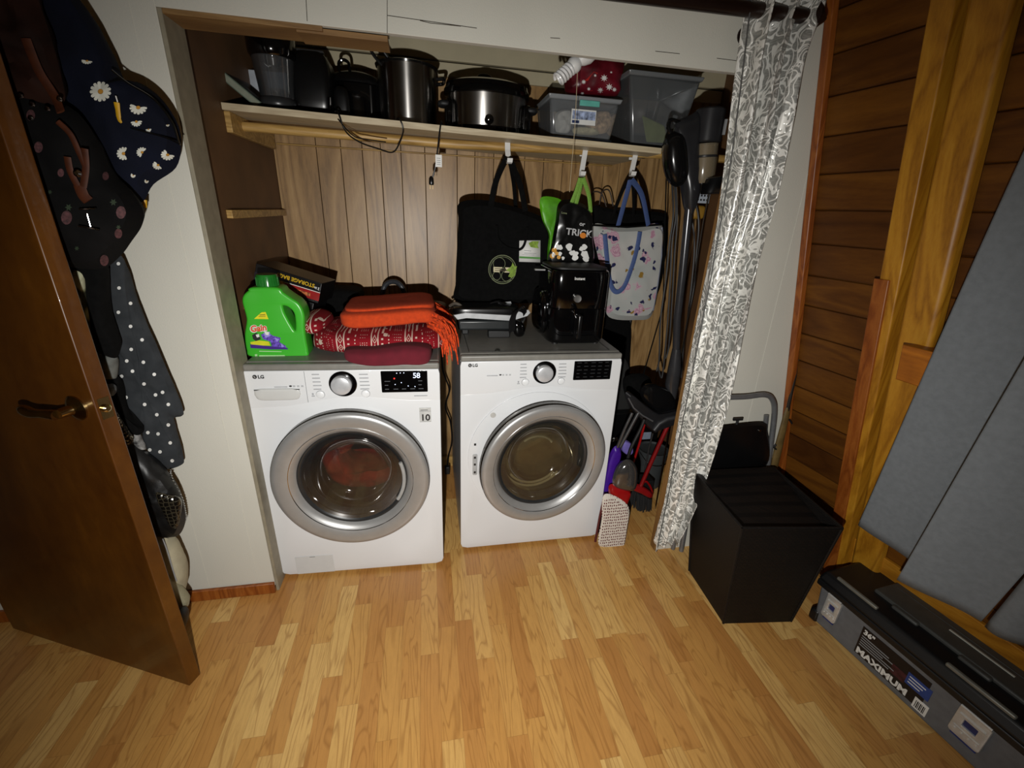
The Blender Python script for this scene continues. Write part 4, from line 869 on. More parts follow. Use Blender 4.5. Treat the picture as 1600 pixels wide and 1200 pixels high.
# knitted blanket, maroon cloth, orange throw
def nordic():
    q = NT('nordic_knit'); sep = q.node('SeparateXYZ'); q.link(q.tc.outputs['Object'], sep.inputs[0]); X, Z = sep.outputs[0], sep.outputs[2]
    Xn = q.math('ADD', X, q.math('MULTIPLY', q.noise(q.co(), 7, 1), .02))
    ph = q.math('FRACT', q.math('MULTIPLY', Xn, 8.0)); 
    def band(a, b_): return q.math('MULTIPLY', q.math('GREATER_THAN', ph, a), q.math('LESS_THAN', ph, b_))
    line = q.math('ADD', band(.08, .115), band(.285, .32))
    zz = q.math('FRACT', q.math('MULTIPLY', Z, 34)); dia = q.math('ABSOLUTE', q.math('SUBTRACT', zz, .5)); xx = q.math('ABSOLUTE', q.math('SUBTRACT', q.math('DIVIDE', q.math('SUBTRACT', ph, .115), .17), .5))
    s_ = q.math('ADD', dia, xx); dm = q.math('MULTIPLY', band(.13, .27), q.math('ADD', q.math('MULTIPLY', q.math('GREATER_THAN', s_, .34), q.math('LESS_THAN', s_, .46)), q.math('LESS_THAN', s_, .10)))
    v = q.node('TexVoronoi', _Scale=130, _Randomness=.15); q.link(q.co(), v.inputs['Vector']); dots = q.math('MULTIPLY', q.math('LESS_THAN', v.outputs['Distance'], .22), band(.72, .98))
    tri = q.math('MULTIPLY', q.math('LESS_THAN', q.math('ABSOLUTE', q.math('SUBTRACT', q.math('FRACT', q.math('MULTIPLY', Z, 60)), .5)), .16), band(.40, .46)); tri2 = q.math('MULTIPLY', q.math('LESS_THAN', q.math('ABSOLUTE', q.math('SUBTRACT', q.math('FRACT', q.math('MULTIPLY', Z, 90)), .5)), .2), band(.60, .63))
    wv_ = q.node('TexVoronoi', _Scale=16); q.link(q.co(), wv_.inputs['Vector']); big = q.math('MULTIPLY', q.math('LESS_THAN', q.math('ADD', wv_.outputs['Distance'], q.math('MULTIPLY', q.noise(q.co(), 90, 1), .3)), .34), band(.46, .60))
    m_ = line
    for o in (dm, dots, tri, tri2, big): m_ = q.math('MAXIMUM', m_, o)
    q.set(.95, 0, .2, q.mix(m_, '#7d0f1a', '#c9b5a6')); q.bump(q.noise(q.co(), 500, 2), .4, .001); return q.m
def sag(q_): return q_
M_NORD = nordic()
b = MB()
def nf(q):
    # droops over the right edge of the washer and humps at the left end
    x = q.x; d_ = max(0, x-.18); q = V(q.x-.30*d_*d_, q.y, q.z-1.5*d_*d_ if x > .2 else q.z); 
    if x < -.17: q.z *= 1.18
    return q
b.soft((.475, .29, ZT+.052), (.255, .19, .046), 3.4, 40, wr=.012, wf=12, fn=nf)
b.puff([V(.225+.055*math.cos(a), .33, ZT+.10+.040*math.sin(a)) for a in [i*PI/4 for i in range(8)]], .16, .06, 2.5, wr=.01)
tag(b.build('knit_blanket', M_NORD), 'folded red and white nordic knit blanket on the washer', 'blanket')
# snowflake stitched at the folded end
b = MB(); b.soft((.515, .082, ZT+.030), (.155, .062, .029), 4.5, 34, wr=.007, wf=12, fn=lambda q: V(q.x, q.y, q.z*(1+.25*(q.x/.155))-abs(min(0, q.y+.03))*.3+.004*math.sin(q.x*30)))
b.build
tag(b.build('maroon_cloth', mat('maroon_fleece', '#5c0b1c', .95, var=.06, bump=.3, bs=400)), 'folded plain maroon cloth at the front edge of the washer top', 'cloth')
M_OR = mat('orange_wool', '#b93a08', .95, var=.06, vs=80, bump=.4, bs=500)
t = thing('orange_throw', 'folded orange throw with long fringe on top of the knit blanket', 'blanket', (.52, .33, ZT+.1))
b = MB(); 
def of(q): return V(q.x, q.y, q.z+.010*math.sin(q.x*9)-.25*max(0, q.x-.13)**1.3)
b.soft((.505, .33, ZT+.134), (.187, .165, .034), 5, 36, wr=.012, wf=12, fn=of); b.soft((.512, .350, ZT+.166), (.176, .148, .013), 5, 30, wr=.010, wf=12, fn=of)
b.build('fold', M_OR, t)
b = MB(); rnd = random.Random(21)
for k in range(95):
    y0 = .19+.28*rnd.random(); x0 = .655+.03*rnd.random(); z0 = ZT+.125+rnd.uniform(-.03, .03); dx = rnd.uniform(.05, .105); dz_ = rnd.uniform(.07, .15); yy = -.04-.07*rnd.random()
    p = [V(x0, y0, z0), V(x0+dx*.5, y0+yy*.4, z0-.012), V(x0+dx*.9, y0+yy*.8, z0-dz_*.5), V(x0+dx, y0+yy, z0-dz_)]
    b.tube(cr(p, 8, False), [.0042, .0042, .0040, .0040, .0038, .0036, .0034, .0018], 5)
tag(b.build('fringe', mat('orange_fringe', '#c03c06', .9, var=.3, vs=90), t), kind='stuff')
# spray bottle and curved handle behind
c = at(526, 470, .66); t = thing('spray_bottle', 'small spray bottle with a red trigger head behind the blankets', 'bottle', (c.x, .66, ZT)); M_ = Matrix.Translation(V(c.x, .66, ZT)); hz = c.z-ZT
b = MB(); b.lathe([(.038, 0), (.04, .01), (.04, hz*.55), (.014, hz*.8), (.014, hz*.92)], M_, 28); b.build('bottle_body', mat('spray_dark', '#1d1210', .3), t)
b = MB(); b.soft((c.x, .65, c.z), (.024, .018, .010), 4, 12); b.box((c.x-.010, .635, c.z-.03), (c.x-.004, .642, c.z-.005)); b.lathe([(.015, hz*.88), (.014, hz*.97)], M_, 20); b.build('spray_head', M_RED, t, bevel=.001)
t = thing('vacuum_hose', 'dark grey ribbed hose arching up behind the orange throw', 'hose', tuple(at(615, 480, .72)))
a0, a1 = at(596, 470, .72), at(636, 470, .72)
pts = [V(a0.x-.005, .72, ZT+.02), V(a0.x-.002, .72, a0.z-.04), a0, at(601, 447, .72), at(614, 440, .72), at(627, 447, .72), a1, V(a1.x+.012, .72, a1.z-.05), V(a1.x+.02, .72, ZT+.02)]
n_ = 130; b = MB(); b.tube(cr(pts, n_, False), [.0115+.0012*(k % 2) for k in range(n_)], 14); b.build('hose_tube', mat('hose_grey', '#2f3136', .4), t)
b = MB(); b.soft((.60, .69, ZT+.05), (.16, .085, .05), 5, 20); b.build('hose_base', M_BLKM, t)

# ================================================================ ON THE DRYER
# contact grill
t = thing('contact_grill', 'black contact grill with a silver band and coiled cord on the dryer', 'grill', (.97, .50, ZT))
gx0, gx1 = at(716, 500, .40).x, at(800, 500, .40).x; gz0 = at(760, 516, .40).z; gz1 = at(760, 500, .40).z; gz2 = at(760, 491, .40).z
b = MB(); b.box((gx0, .395, gz0), (gx1+.03, .535, gz1)); b.build('lower_body', mat('grill_grey', '#26292a', .3), t, bevel=.010, seg=3)
b = MB()
pa = [at(x, y, .385) for x, y in ((707, 493), (727, 489), (798, 493), (808, 489))]; pb_ = [at(x, y, .385) for x, y in ((711, 500), (729, 497), (795, 501), (800, 500))]
b.add(pa+pb_+[p+V(0, .012, 0) for p in pa+pb_], [(4, 5, 1, 0), (5, 6, 2, 1), (6, 7, 3, 2), (8, 9, 13, 12), (9, 10, 14, 13), (10, 11, 15, 14), (0, 1, 9, 8), (1, 2, 10, 9), (2, 3, 11, 10), (12, 13, 5, 4), (13, 14, 6, 5), (14, 15, 7, 6), (0, 8, 12, 4), (3, 7, 15, 11)])
b.build('silver_band', mat('band_silver', '#c6c8ca', .3, .3), t, smooth=0)
b = MB(); b.soft(((gx0+gx1)/2+.01, .468, gz2+.008), ((gx1-gx0)/2+.03, .070, .024), 5, 20); b.build('lid', M_BLK, t)
fz = [at(x, 527, .36) for x in (761, 803)]
for q0_, q1_ in (((.965, .375), (1.03, .40)),): b = MB(); b.box((at(763, 520, .375).x, .375, ZT), (at(797, 520, .375).x, .41, gz0+.004)); b.build('foot', M_BLKM, t, bevel=.004)
b = MB(); b.box((gx0+.02, .44, ZT), (gx0+.05, .53, gz0+.004)); b.build('foot', M_BLKM, t, bevel=.004)
b = MB(); b.box((gx1-.03, .44, ZT), (gx1+.0, .53, gz0+.004)); b.build('foot', M_BLKM, t, bevel=.004)
h_ = [at(703, 478, .50), at(711, 474, .47), at(720, 478, .45), at(725, 488, .43)]
b = MB(); b.tube(cr(h_, 16, False), .007, 10); b.build('handle', mat('handle_taupe', '#5b544c', .4), t)
b = MB(); b.tube(cr([at(690+12, 484, .48), at(707, 482, .47), at(716, 484, .45)], 10, False), .003, 8); b.build('handle_wire', M_CHROME, t)
b = MB(); pl = [at(x, y, .36) for x, y in ((801, 498), (809, 487), (826, 484), (829, 489), (824, 494), (805, 500))]; b.prism(pl, (0, .008, 0)); b.build('side_plate', mat('band_silver', '#c6c8ca', .3, .3), t, bevel=.002)
b = MB(); b.puff([at(x, y, .36) for x, y in ((802, 505), (806, 500), (814, 502), (820, 512), (818, 524), (808, 526), (802, 518))], .018, .022, 2.2, n=30, rings=6); b.build('hinge_knob', M_GLOSSBLK, t)
b = MB()
for k in range(5):
    b.tube(cr([at(796+k*2, 520-k, .355-.003*k), at(797+k*2.2, 500-k*2, .352-.003*k), at(806+k*3, 486-k*2, .35-.003*k), at(818+k, 490-k, .36), at(812+k*2, 506-k*2, .37), at(802+k*2, 520-k, .37)], 26, False), .0035, 7)
tag(b.build('coiled_cord', M_BLK, t), kind='stuff')
b = MB(); b.tube(cr([at(766, 474, .46), at(780, 472, .45), at(795, 480, .42), at(808, 492, .38)], 20, False), .004, 8); b.build('flex', M_BLK, t)
b = MB(); b.prism([at(x, y, .50) for x, y in ((778, 473), (798, 471), (800, 476), (788, 478))], (0, .004, 0)); b.build('paper_tag', M_PRINTG, t)

# air fryer
fy = .235; fx0, fx1 = at(857, 540, fy).x, at(948, 540, fy).x; fcx = (fx0+fx1)/2; fw = (fx1-fx0)/2; fzt = at(900, 424, fy).z; fd = .145
t = thing('air_fryer', 'glossy black air fryer with a silver dial standing on the dryer', 'air fryer', (fcx, fy+fd, ZT))
def fring(z, e=0, k=1.0, n=56):
    o = []
    for i in range(n):
        a = 2*PI*i/n; ca, sa = math.cos(a), math.sin(a); p = 2/5.0
        o.append(V(fcx+(fw*k+e)*math.copysign(abs(ca)**p, ca), fy+fd+.012+(fd*k+e)*math.copysign(abs(sa)**p, sa), z))
    return o
def loft(mb, rings_):
    n = len(rings_[0]); vs = [p for r in rings_ for p in r]; fs = [(i*n+k, i*n+(k+1) % n, (i+1)*n+(k+1) % n, (i+1)*n+k) for i in range(len(rings_)-1) for k in range(n)]
    fs += [tuple(range(n))[::-1], tuple((len(rings_)-1)*n+k for k in range(n))]; mb.add(vs, fs)
zs = ZT+.005; zm = at(900, 484, fy).z; H = fzt-zs
b = MB(); loft(b, [fring(zs, 0, .93), fring(zs+.006, 0, .97), fring(zs+.02, 0, 1.0), fring(zm-.003, 0, 1.0), fring(zm-.001, 0, .985)]); b.build('basket', M_GLOSSBLK, t, smooth=40)
b = MB(); loft(b, [fring(zm, 0, .985), fring(zm+.003, 0, 1.0), fring(fzt-.02, 0, 1.0), fring(fzt-.004, 0, .975), fring(fzt, 0, .93), fring(fzt+.004, 0, .6)])
bv = b.bvh(); body = b.build('housing', M_GLOSSBLK, t, smooth=40)
b = MB(); loft(b, [fring(fzt+.003, 0, .93), fring(fzt+.010, 0, .92), fring(fzt+.012, 0, .86)]); b.build('top_rim', M_BLKM, t)
for sx_ in (-1, 1):
    for sy_ in (-1, 1): b = MB(); b.lathe([(.014, 0), (.014, .007)], Matrix.Translation(V(fcx+sx_*fw*.7, fy+fd+sy_*fd*.7, ZT)), 16); b.build('foot', M_BLKM, t)
yf = fy+.012
hx = at(900.5, 510, fy).x; hb = at(900, 531, fy-.03).z; htp = at(897, 492, fy-.03).z
b = MB(); b.box((hx-.008, yf-.055, hb+.004), (hx+.012, yf, htp)); hd = b.build('handle', M_BLK, t, bevel=.006, seg=3)
b = MB(); b.box((hx-.0095, yf-.056, hb+.01), (hx-.0075, yf-.050, htp-.004)); b.build('handle_trim', M_CHROME, hd)
b = MB(); b.tube(cr([V(hx-.014, yf-.004, htp+.012), V(hx-.013, yf-.014, htp-.005), V(hx-.006, yf-.02, htp-.02)], 10, False), .0025, 8); b.build('release_clip', M_CHROME, hd)
q = at(903, 467, fy); b = MB(); b.lathe([(.0165, 0), (.0165, .012), (.014, .0145), (0, .0125)], YM(q.x, yf-.001, q.z), 36); b.build('dial', mat('dial_brushed', '#c2c2c0', .28, .9), t)
b = MB(); TM = frame((at(899, 438, fy).x, yf-.0008, at(899, 438, fy).z), (1, 0, 0), (0, -1, 0)); text(b, 'Instant', TM, .017, .0004, .0002); b.build('brand_letters', M_PRINTW, t)
q0, q1 = at(906, 433, fy), at(925, 437, fy)
q = at(843, 421, .36); b = MB(); b.box((q.x-.02, .355, q.z-.004), (q.x+.025, .375, q.z+.002), ); b.build('side_vent', mat('vent_grey', '#8a8a8a', .4), t)
b = MB(); b.soft((fx0-.002, fy+fd+.03, ZT+.12), (.026, .105, .10), 3, 18); b.build('side_bulge', M_GLOSSBLK, t)

# ================================================================ RIGHT END OF THE CLOSET
# stick vacuum hung on the side of the opening
VY = .22
t = thing('stick_vacuum', 'dark grey stick vacuum with clear bin and wide floor head hung by the lace curtain', 'vacuum cleaner', tuple(at(1060, 600, VY)))
M_VG = mat('vacuum_grey', '#232325', .3); M_VD = mat('vacuum_black', '#0c0c0d', .18)
def VP(*pts, Y=VY): return [at(x, y, Y) for x, y in pts]
c0 = at(1111, 170, VY); c1 = at(1103, 224, VY)
b = MB(); rr_ = at(1130, 195, VY).x-at(1110, 195, VY).x; L_ = (c0-c1).length; FM = frame(c1, (0, 1, 0), c0-c1)
b.lathe([(rr_*.9, 0), (rr_, .005), (rr_, L_*.95), (rr_*.9, L_), (0, L_)], FM, 36); b.build('motor_housing', M_VG, t)
b = MB(); b.box((at(1117, 205, VY).x, VY-rr_-.003, at(1117, 214, VY).z), (at(1120, 205, VY).x, VY-rr_+.004, at(1117, 190, VY).z)); b.build('housing_mark', M_PRINTG, t)
c2 = at(1096, 288, VY); FM = frame(c2, (0, 1, 0), c1-c2); L2_ = (c1-c2).length
b = MB(); b.lathe([(rr_*.75, .004), (rr_*.86, .02), (rr_*.88, L2_*.45), (rr_*.86, L2_*.98)], FM, 36, cap=False); b.lathe([(0, 0), (rr_*.75, .004)], FM, 36, cap=False)
bn = b.build('dust_bin', glassy('bin_smoke', '#a8987c', .35, .1, .3), t)
b = MB(); b.lathe([(rr_*.86, L2_*.64), (rr_*.9, L2_*.66), (rr_*.9, L2_*.69), (rr_*.86, L2_*.71)], FM, 36, cap=False); b.build('bin_ring', M_VG, bn)
b = MB(); b.lathe([(rr_*.4, .03), (rr_*.55, .06), (rr_*.55, L2_*.95), (0, L2_)], FM, 24); b.build('bin_filter', mat('filter_tan', '#66583f', .7), bn)
b = MB(); b.puff(VP((1040, 215), (1052, 205), (1066, 212), (1072, 245), (1072, 280), (1060, 292), (1046, 286), (1038, 260), (1037, 235)), .045, .04, 2.4, n=48); b.build('battery_pod', M_VD, t)
b = MB(); b.puff(VP((1055, 195), (1078, 180), (1092, 178), (1090, 230), (1092, 300), (1080, 340), (1072, 330), (1066, 290), (1058, 240)), .035, .045, 2.4, n=48, wr=.003); b.build('motor_body', M_VG, t)
b = MB(); b.tube(cr(VP((1045, 190), (1050, 187), (1070, 192), (1090, 183), (1100, 176)), 24, False), .007, 10); b.tube(cr(VP((1046, 189), (1044, 200), (1050, 212), (1058, 214)), 14, False), .008, 10); b.build('handle_loop', M_VD, t)
b = MB(); b.tube(VP((1078, 310), (1073, 360), (1066, 430), (1058, 500), (1056, 560)), [.0165]*5, 20); b.build('wand', mat('wand_grey', '#3a3a3d', .22, .4), t)
b = MB(); b.tube(VP((1057, 545), (1054, 575), (1050, 600), (1049, 622)), [.019, .030, .032, .022], 20); b.build('elbow', mat('elbow_grey', '#2c2c2e', .25), t)
hp = VP((977, 616), (984, 613), (1003, 628), (1030, 645), (1057, 640), (1059, 655), (1054, 663), (1030, 672), (1020, 675), (1000, 655), (983, 635), Y=.19)
b = MB(); b.puff(cr(hp, 60), .025, .05, 4, smooth=False); b.build('floor_head', mat('head_black', '#1b1b1d', .35), t)
b = MB(); b.tube(VP((982, 622), (990, 637), (1004, 649), (1020, 658), Y=.162), .004, 8); b.build('head_strip', mat('strip_grey', '#4c4c4e', .4), t)
b = MB(); b.tube(VP((1022, 672), (1030, 662), (1042, 655), (1056, 652), Y=.163), .0115, 12); b.build('head_bumper', mat('bumper_grey', '#29292b', .5), t)
b = MB(); b.puff(VP((1000, 612), (1012, 600), (1035, 604), (1052, 616), (1054, 640), (1030, 645), (1008, 630), Y=.215), .03, .04, 2.6, n=40); b.build('head_neck', M_VD, t)
b = MB(); b.box((1.745, .040, 1.62), (1.785, .20, 1.68)); b.build('wall_dock', M_VD, t, bevel=.004)
# post the vacuum and cords hang from
b = MB(); b.box((1.70, .15, 0), (1.74, .19, 1.975)); 
# black round cushion-like thing behind the head
b = MB(); b.puff(VP((975, 592), (990, 584), (1010, 586), (1018, 600), (1010, 625), (990, 628), (976, 615), Y=.45), .05, .05, 2.2, n=40); b.tube([at(1005, 586, .45), at(1036, 480, .48), at(1042, 242, .50)], .003, 6)
tag(b.build('black_pouch', M_BLACKCLOTH), 'round black pouch hanging behind the stick vacuum floor head', 'pouch')
# cords
for i, (pts, Y) in enumerate(((((1052, 330), (1046, 380), (1040, 440), (1032, 500), (1030, 560), (1026, 580)), .40), (((1056, 330), (1050, 380), (1046, 460), (1040, 540), (1034, 590), (1028, 570)), .42),
                              (((1058, 335), (1054, 400), (1050, 470), (1045, 540), (1040, 560)), .44), (((1080, 340), (1085, 380), (1082, 430), (1074, 500), (1068, 540), (1064, 590)), .38), (((1090, 330), (1088, 400), (1084, 450), (1074, 500), (1070, 520)), .36))):
    b = MB(); b.tube(cr([V(1.74+.01*i, .482, 1.79)]+VP(*pts, Y=Y), 40, False), .0042, 8)
    tag(b.build('extension_cord', M_GREYCORD), ('dark grey power cord hanging down left of the vacuum wand' if i < 3 else 'dark grey power cord hanging down right of the vacuum wand'), 'cord', 'cords hanging left of the vacuum wand' if i < 3 else 'cords hanging right of the vacuum wand')
b = MB(); b.tube(VP((1110, 292), (1098, 350), (1090, 400), (1084, 440), Y=.30)+[V(at(1084, 440, .30).x+.03, .30, 0)], .0035, 8); tag(b.build('metal_rod', M_CHROME), 'thin shiny metal rod standing between the vacuum bin and the closet jamb', 'rod')
q0, q1 = at(1091, 286, .40), at(1107, 318, .40); b = MB(); b.box((q0.x, .40, q1.z), (q1.x, .42, q0.z)); 
t = thing('calendar_card', 'small white card with grey grid hanging below the vacuum dust bin', 'card', tuple(q1)); b.build('card', mat('card_blueish', '#9fa6b0', .6), t)
b = MB()
for i in range(4):
    for j in range(4): x = q0.x+(q1.x-q0.x)*(.12+.22*i); z = q1.z+(q0.z-q1.z)*(.12+.22*j); b.box((x, .398, z), (x+(q1.x-q0.x)*.12, .3995, z+(q0.z-q1.z)*.09))
tag(b.build('grid_print', M_PRINTK, t), kind='stuff')
q = at(1092, 332, .45); b = MB(); b.soft((q.x, .47, q.z), (.032, .03, .03), 4, 14, wr=.003); tag(b.build('yellow_pouch', mat('pouch_yellow', '#8a661a', .6)), 'dull yellow bundle behind the vacuum wand below the white card', 'pouch')
# folding chair and dark board behind the dryer
t = thing('folding_chair', 'black folded chair standing behind the dryer right rear corner', 'chair', tuple(at(965, 655, .86)))
b = MB(); b.puff(cr([at(x, y, .84) for x, y in ((935, 496), (978, 498), (986, 515), (984, 560), (980, 600), (940, 600))], 44), .012, .014, 5, smooth=False, rings=6); b.build('backrest', M_BLACKCLOTH, t)
b = MB(); b.puff(cr([at(x, y, .82) for x, y in ((955, 552), (972, 556), (984, 580), (985, 640), (978, 652), (940, 656), (945, 560))], 44), .012, .014, 5, smooth=False, rings=6); b.build('seat', mat('chair_grey', '#242423', .8), t)
b = MB(); b.tube([V(at(984, 500, .85).x+.004, .85, at(984, 500, .85).z), V(at(984, 500, .85).x, .85, .07)], .010, 12); b.build('leg', M_BLKM, t)
b = MB(); b.tube([V(at(950, 500, .85).x, .85, at(984, 500, .85).z), V(at(950, 500, .85).x, .85, .07)], .010, 12); b.build('leg', M_BLKM, t)

# purple spray mop
MY = .155
t = thing('purple_mop', 'purple and silver spray mop leaning beside the dryer', 'mop', tuple(at(950, 790, MY)))
def xy(*pts, Y): return [at(x, y, Y) for x, y in pts]
b = MB(); b.tube(xy((988, 645), (976, 670), (964, 700), Y=MY), .0075, 12); b.tube(xy((1000, 640), (985, 668), (968, 700), Y=MY+.02), .009, 12); b.build('pole', mat('pole_silver', '#8b8b8d', .25, .9), t)
b = MB(); b.puff(xy((961, 697), (970, 703), (966, 725), (958, 750), (950, 775), (941, 775), (944, 745), (951, 715), Y=MY), .022, .022, 3, n=40); b.build('grip_body', M_PURPLE, t)
b = MB(); b.puff(xy((974, 688), (986, 692), (988, 706), (980, 710), (970, 702), Y=MY+.04), .02, .02, 3, n=30); b.build('bottle', mat('lilac_plastic', '#6d62a8', .3), t)
b = MB(); b.tube([at(945, 772, MY), V(at(945, 772, MY).x, MY, .02)], .008, 10); b.box((at(945, 772, MY).x-.005, MY-.02, 0), (at(945, 772, MY).x+.10, MY+.06, .02)); b.build('base', M_BLKM, t)
# red and silver spray mop with its pad turned up
MY = .07
t = thing('spray_mop', 'red and silver spray mop with a white mesh pad standing on the floor', 'mop', tuple(at(955, 860, MY)))
b = MB(); b.puff(xy((978, 718), (990, 722), (996, 738), (990, 765), (962, 762), (957, 750), (964, 730), Y=MY+.02), .035, .035, 2.2, n=40); b.build('tank', mat('tank_smoke_silver', '#6f6e6e', .12, .8), t)
b = MB(); b.puff(xy((953, 757), (983, 764), (982, 778), (972, 800), (964, 810), (956, 806), (953, 785), Y=MY+.02), .030, .030, 2.6, n=40); b.build('shell', M_RED, t)
b = MB(); b.tube(cr(xy((980, 720), (986, 700), (1000, 672), (1007, 655), Y=MY+.06), 12, False), .008, 12); b.build('pole', M_BLKM, t)
def mesh_pad():
    q = NT('mesh_pad'); v = q.node('TexVoronoi', _Scale=95, _Randomness=.25); q.link(q.co((1, 1, .62)), v.inputs['Vector'])
    q.set(.9, 0, .2, q.ramp(v.outputs['Distance'], [(.24, '#571018'), (.34, '#cfc8be')])); q.bump(v.outputs['Distance'], .6, .004); return q.m
pp = xy((945, 772), (981, 790), (980, 826), (972, 861), (955, 857), (935, 850), (940, 812), Y=MY-.01)
b = MB(); b.puff(cr(pp, 60), .010, .012, 6, smooth=False); b.build('pad', mesh_pad(), t)
b = MB(); b.tube(xy((945, 772), (937, 808), (930, 846), Y=MY+.004), .006, 8); b.tube(xy((945, 805), (960, 812), (962, 806), Y=MY), .009, 8); b.build('pad_plate', mat('dark_red', '#4d0a10', .4), t)
# broom and others
BY = .30
t = thing('push_broom', 'red-handled broom with dark bristles standing in the closet corner', 'broom', tuple(at(1005, 805, BY)))
b = MB(); b.tube(xy((1048, 655), (1022, 712), (1000, 762), Y=BY), .011, 12); b.build('handle', mat('broom_red', '#7d1012', .35), t)
b = MB(); b.puff(xy((985, 755), (1001, 758), (1019, 770), (1017, 778), (1000, 770), (985, 763), Y=BY), .016, .016, 3, n=36, rings=6); b.build('head', mat('broom_red2', '#8a1416', .35), t)
b = MB(); rnd = random.Random(5)
a0, a1 = at(985, 764, BY), at(1018, 780, BY); c0_, c1_ = at(982, 787, BY), at(1017, 808, BY)
for k in range(130):
    u = rnd.random(); o = V(0, rnd.uniform(-.016, .016), 0); p, q = a0.lerp(a1, u)+o, c0_.lerp(c1_, u)+o*1.2+V(rnd.uniform(-.004, .004), 0, 0); b.tube([p, q], .0022, 4)
tag(b.build('bristles', mat('bristle_grey', '#1a1b1c', .7), t), kind='stuff')
t = thing('hooked_dustpan', 'red open frame dustpan handle beside the broom head', 'dustpan', tuple(at(1012, 775, .33)))
b = MB(); b.tube(cr(xy((1000, 765), (1008, 752), (1016, 760), (1019, 772), (1012, 776), Y=.33), 20, True), .006, 8, closed=True); b.build('frame', M_RED, t)
b = MB(); b.box((at(1000, 780, .34).x-.0, .34, .0), (at(1018, 780, .34).x, .42, .16)); b.build('pan', M_BLKM, t, bevel=.006)
t = thing('slim_red_pole', 'slim red pole leaning between the purple mop and the broom', 'pole', tuple(at(990, 722, .26)))
b = MB(); b.tube(xy((1009, 655), (1000, 690), (990, 722), Y=.26), .006, 10); b.build('upper_pole', M_RED, t)
b = MB(); b.tube([at(990, 722, .26), V(at(990, 722, .26).x-.02, .26, 0)], .008, 10); b.build('lower_pole', M_BLKM, t)
b = MB(); b.tube([at(1020, 677, .44), at(1014, 700, .44), V(at(1012, 712, .44).x, .44, 0)], .005, 10); tag(b.build('silver_pole', mat('pole_silver', '#8b8b8d', .25, .9)), 'thin silver pole standing in front of the blue-labelled black box', 'pole')
t = thing('cleaning_pail', 'grey plastic pail in the closet corner behind the broom', 'bucket', tuple(at(1022, 790, .52)))
c = at(1018, 740, .52); M_ = Matrix.Translation(V(c.x, .55, 0)); hz = at(1018, 705, .52).z
b = MB(); b.lathe([(.07, 0), (.085, hz), (.09, hz), (.09, hz-.01), (.083, hz-.012)], M_, 36, cap=True); b.build('pail_body', mat('pail_grey', '#3a3d3e', .5), t, solid=.002)
b = MB(); b.tube(cr([V(c.x-.088, .55, hz-.01), V(c.x-.05, .47, hz-.06), V(c.x+.05, .47, hz-.06), V(c.x+.088, .55, hz-.01)], 20, False), .003, 8); b.build('bail_handle', M_STEEL, t)
t = thing('black_box', 'black box with pale blue label panels low in the closet corner', 'box', tuple(at(1005, 800, .72)))
q0, q1 = at(957, 640, .74), at(1024, 700, .74)
b = MB(); b.box((q0.x, .74, 0), (q1.x, .80, q0.z-.03)); b.build('box_body', M_BLK, t, bevel=.004)
b = MB()
for x0, y0, x1, y1 in ((1003, 676, 1016, 686), (1003, 688, 1013, 697)): a, e = at(x0, y0, .737), at(x1, y1, .737); b.box((a.x, .737, e.z), (e.x, .7395, a.z)); b.build('label_panel', mat('label_paleblue', '#8e98aa', .5), t, bevel=.001); b = MB()
a, e = at(955, 679, .737), at(964, 690, .737); text(b, '128', frame((a.x, .737, e.z), (1, 0, .15), (0, -1, 0)), .035, .0004, .001); b.build('number_lettering', M_PRINTW, t)
# plug cord between the machines
b = MB(); pts = [at(x, y, .72) for x, y in ((691, 570), (696, 590), (702, 610), (696, 635), (704, 660), (706, 690), (700, 715), (699, 735))]
t = thing('appliance_cord', 'black cord with a plug hanging down between the washer and the dryer', 'cord', tuple(pts[-1]))
b.tube(cr([V(pts[0].x, .75, .98)]+pts, 60, False), .0045, 8); b.build('flex', M_BLK, t)
b = MB(); b.box((pts[-1].x-.016, .705, pts[-1].z-.02), (pts[-1].x+.014, .735, pts[-1].z+.03)); b.build('plug', M_BLKM, t, bevel=.004)

# ================================================================ CURTAINS
def lace():
    q = NT('silver_leaf_lace'); nz = q.node('TexNoise', _Scale=9, _Detail=2); q.link(q.co(), nz.inputs['Vector'])
    mv = q.node('VectorMath', operation='MULTIPLY_ADD'); q.link(nz.outputs['Color'], mv.inputs[0]); mv.inputs[1].default_value = (.16, .16, .16); q.link(q.co((1, 1, .8)), mv.inputs[2])
    v = q.node('TexVoronoi', _Scale=19, feature='DISTANCE_TO_EDGE'); q.link(mv.outputs[0], v.inputs['Vector'])
    v2 = q.node('TexVoronoi', _Scale=11); q.link(mv.outputs[0], v2.inputs['Vector'])
    rg = q.math('ABSOLUTE', q.math('SUBTRACT', q.math('FRACT', q.math('MULTIPLY', v2.outputs['Distance'], 6.5)), .5))
    a = q.ramp(v.outputs['Distance'], [(.03, (1, 1, 1, 1)), (.06, (0, 0, 0, 1))]); b_ = q.ramp(rg, [(.12, (1, 1, 1, 1)), (.2, (0, 0, 0, 1))])
    m_ = q.math('MAXIMUM', a, b_); fine = q.noise(q.co((1, 1, 6)), 60, 2)
    c = q.mix(m_, q.ramp(fine, [(.35, '#878783'), (.65, '#adada7')]), '#f0efe9')
    q.set(.34, .25, .5, c); q.bump(m_, .5, .003); return q.m
t = thing('lace_curtain', 'silvery white leaf patterned curtain gathered at the right side of the closet', 'curtain', tuple(at(1040, 850, -.06)))
Lx_ = [(1170, -40), (1160, 30), (1150, 115), (1133, 250), (1112, 380), (1086, 520), (1059, 660), (1036, 780), (1021, 852)]
Rx_ = [(1290, -40), (1275, 20), (1245, 100), (1226, 200), (1205, 300), (1180, 400), (1152, 520), (1125, 640), (1085, 770), (1054, 836)]
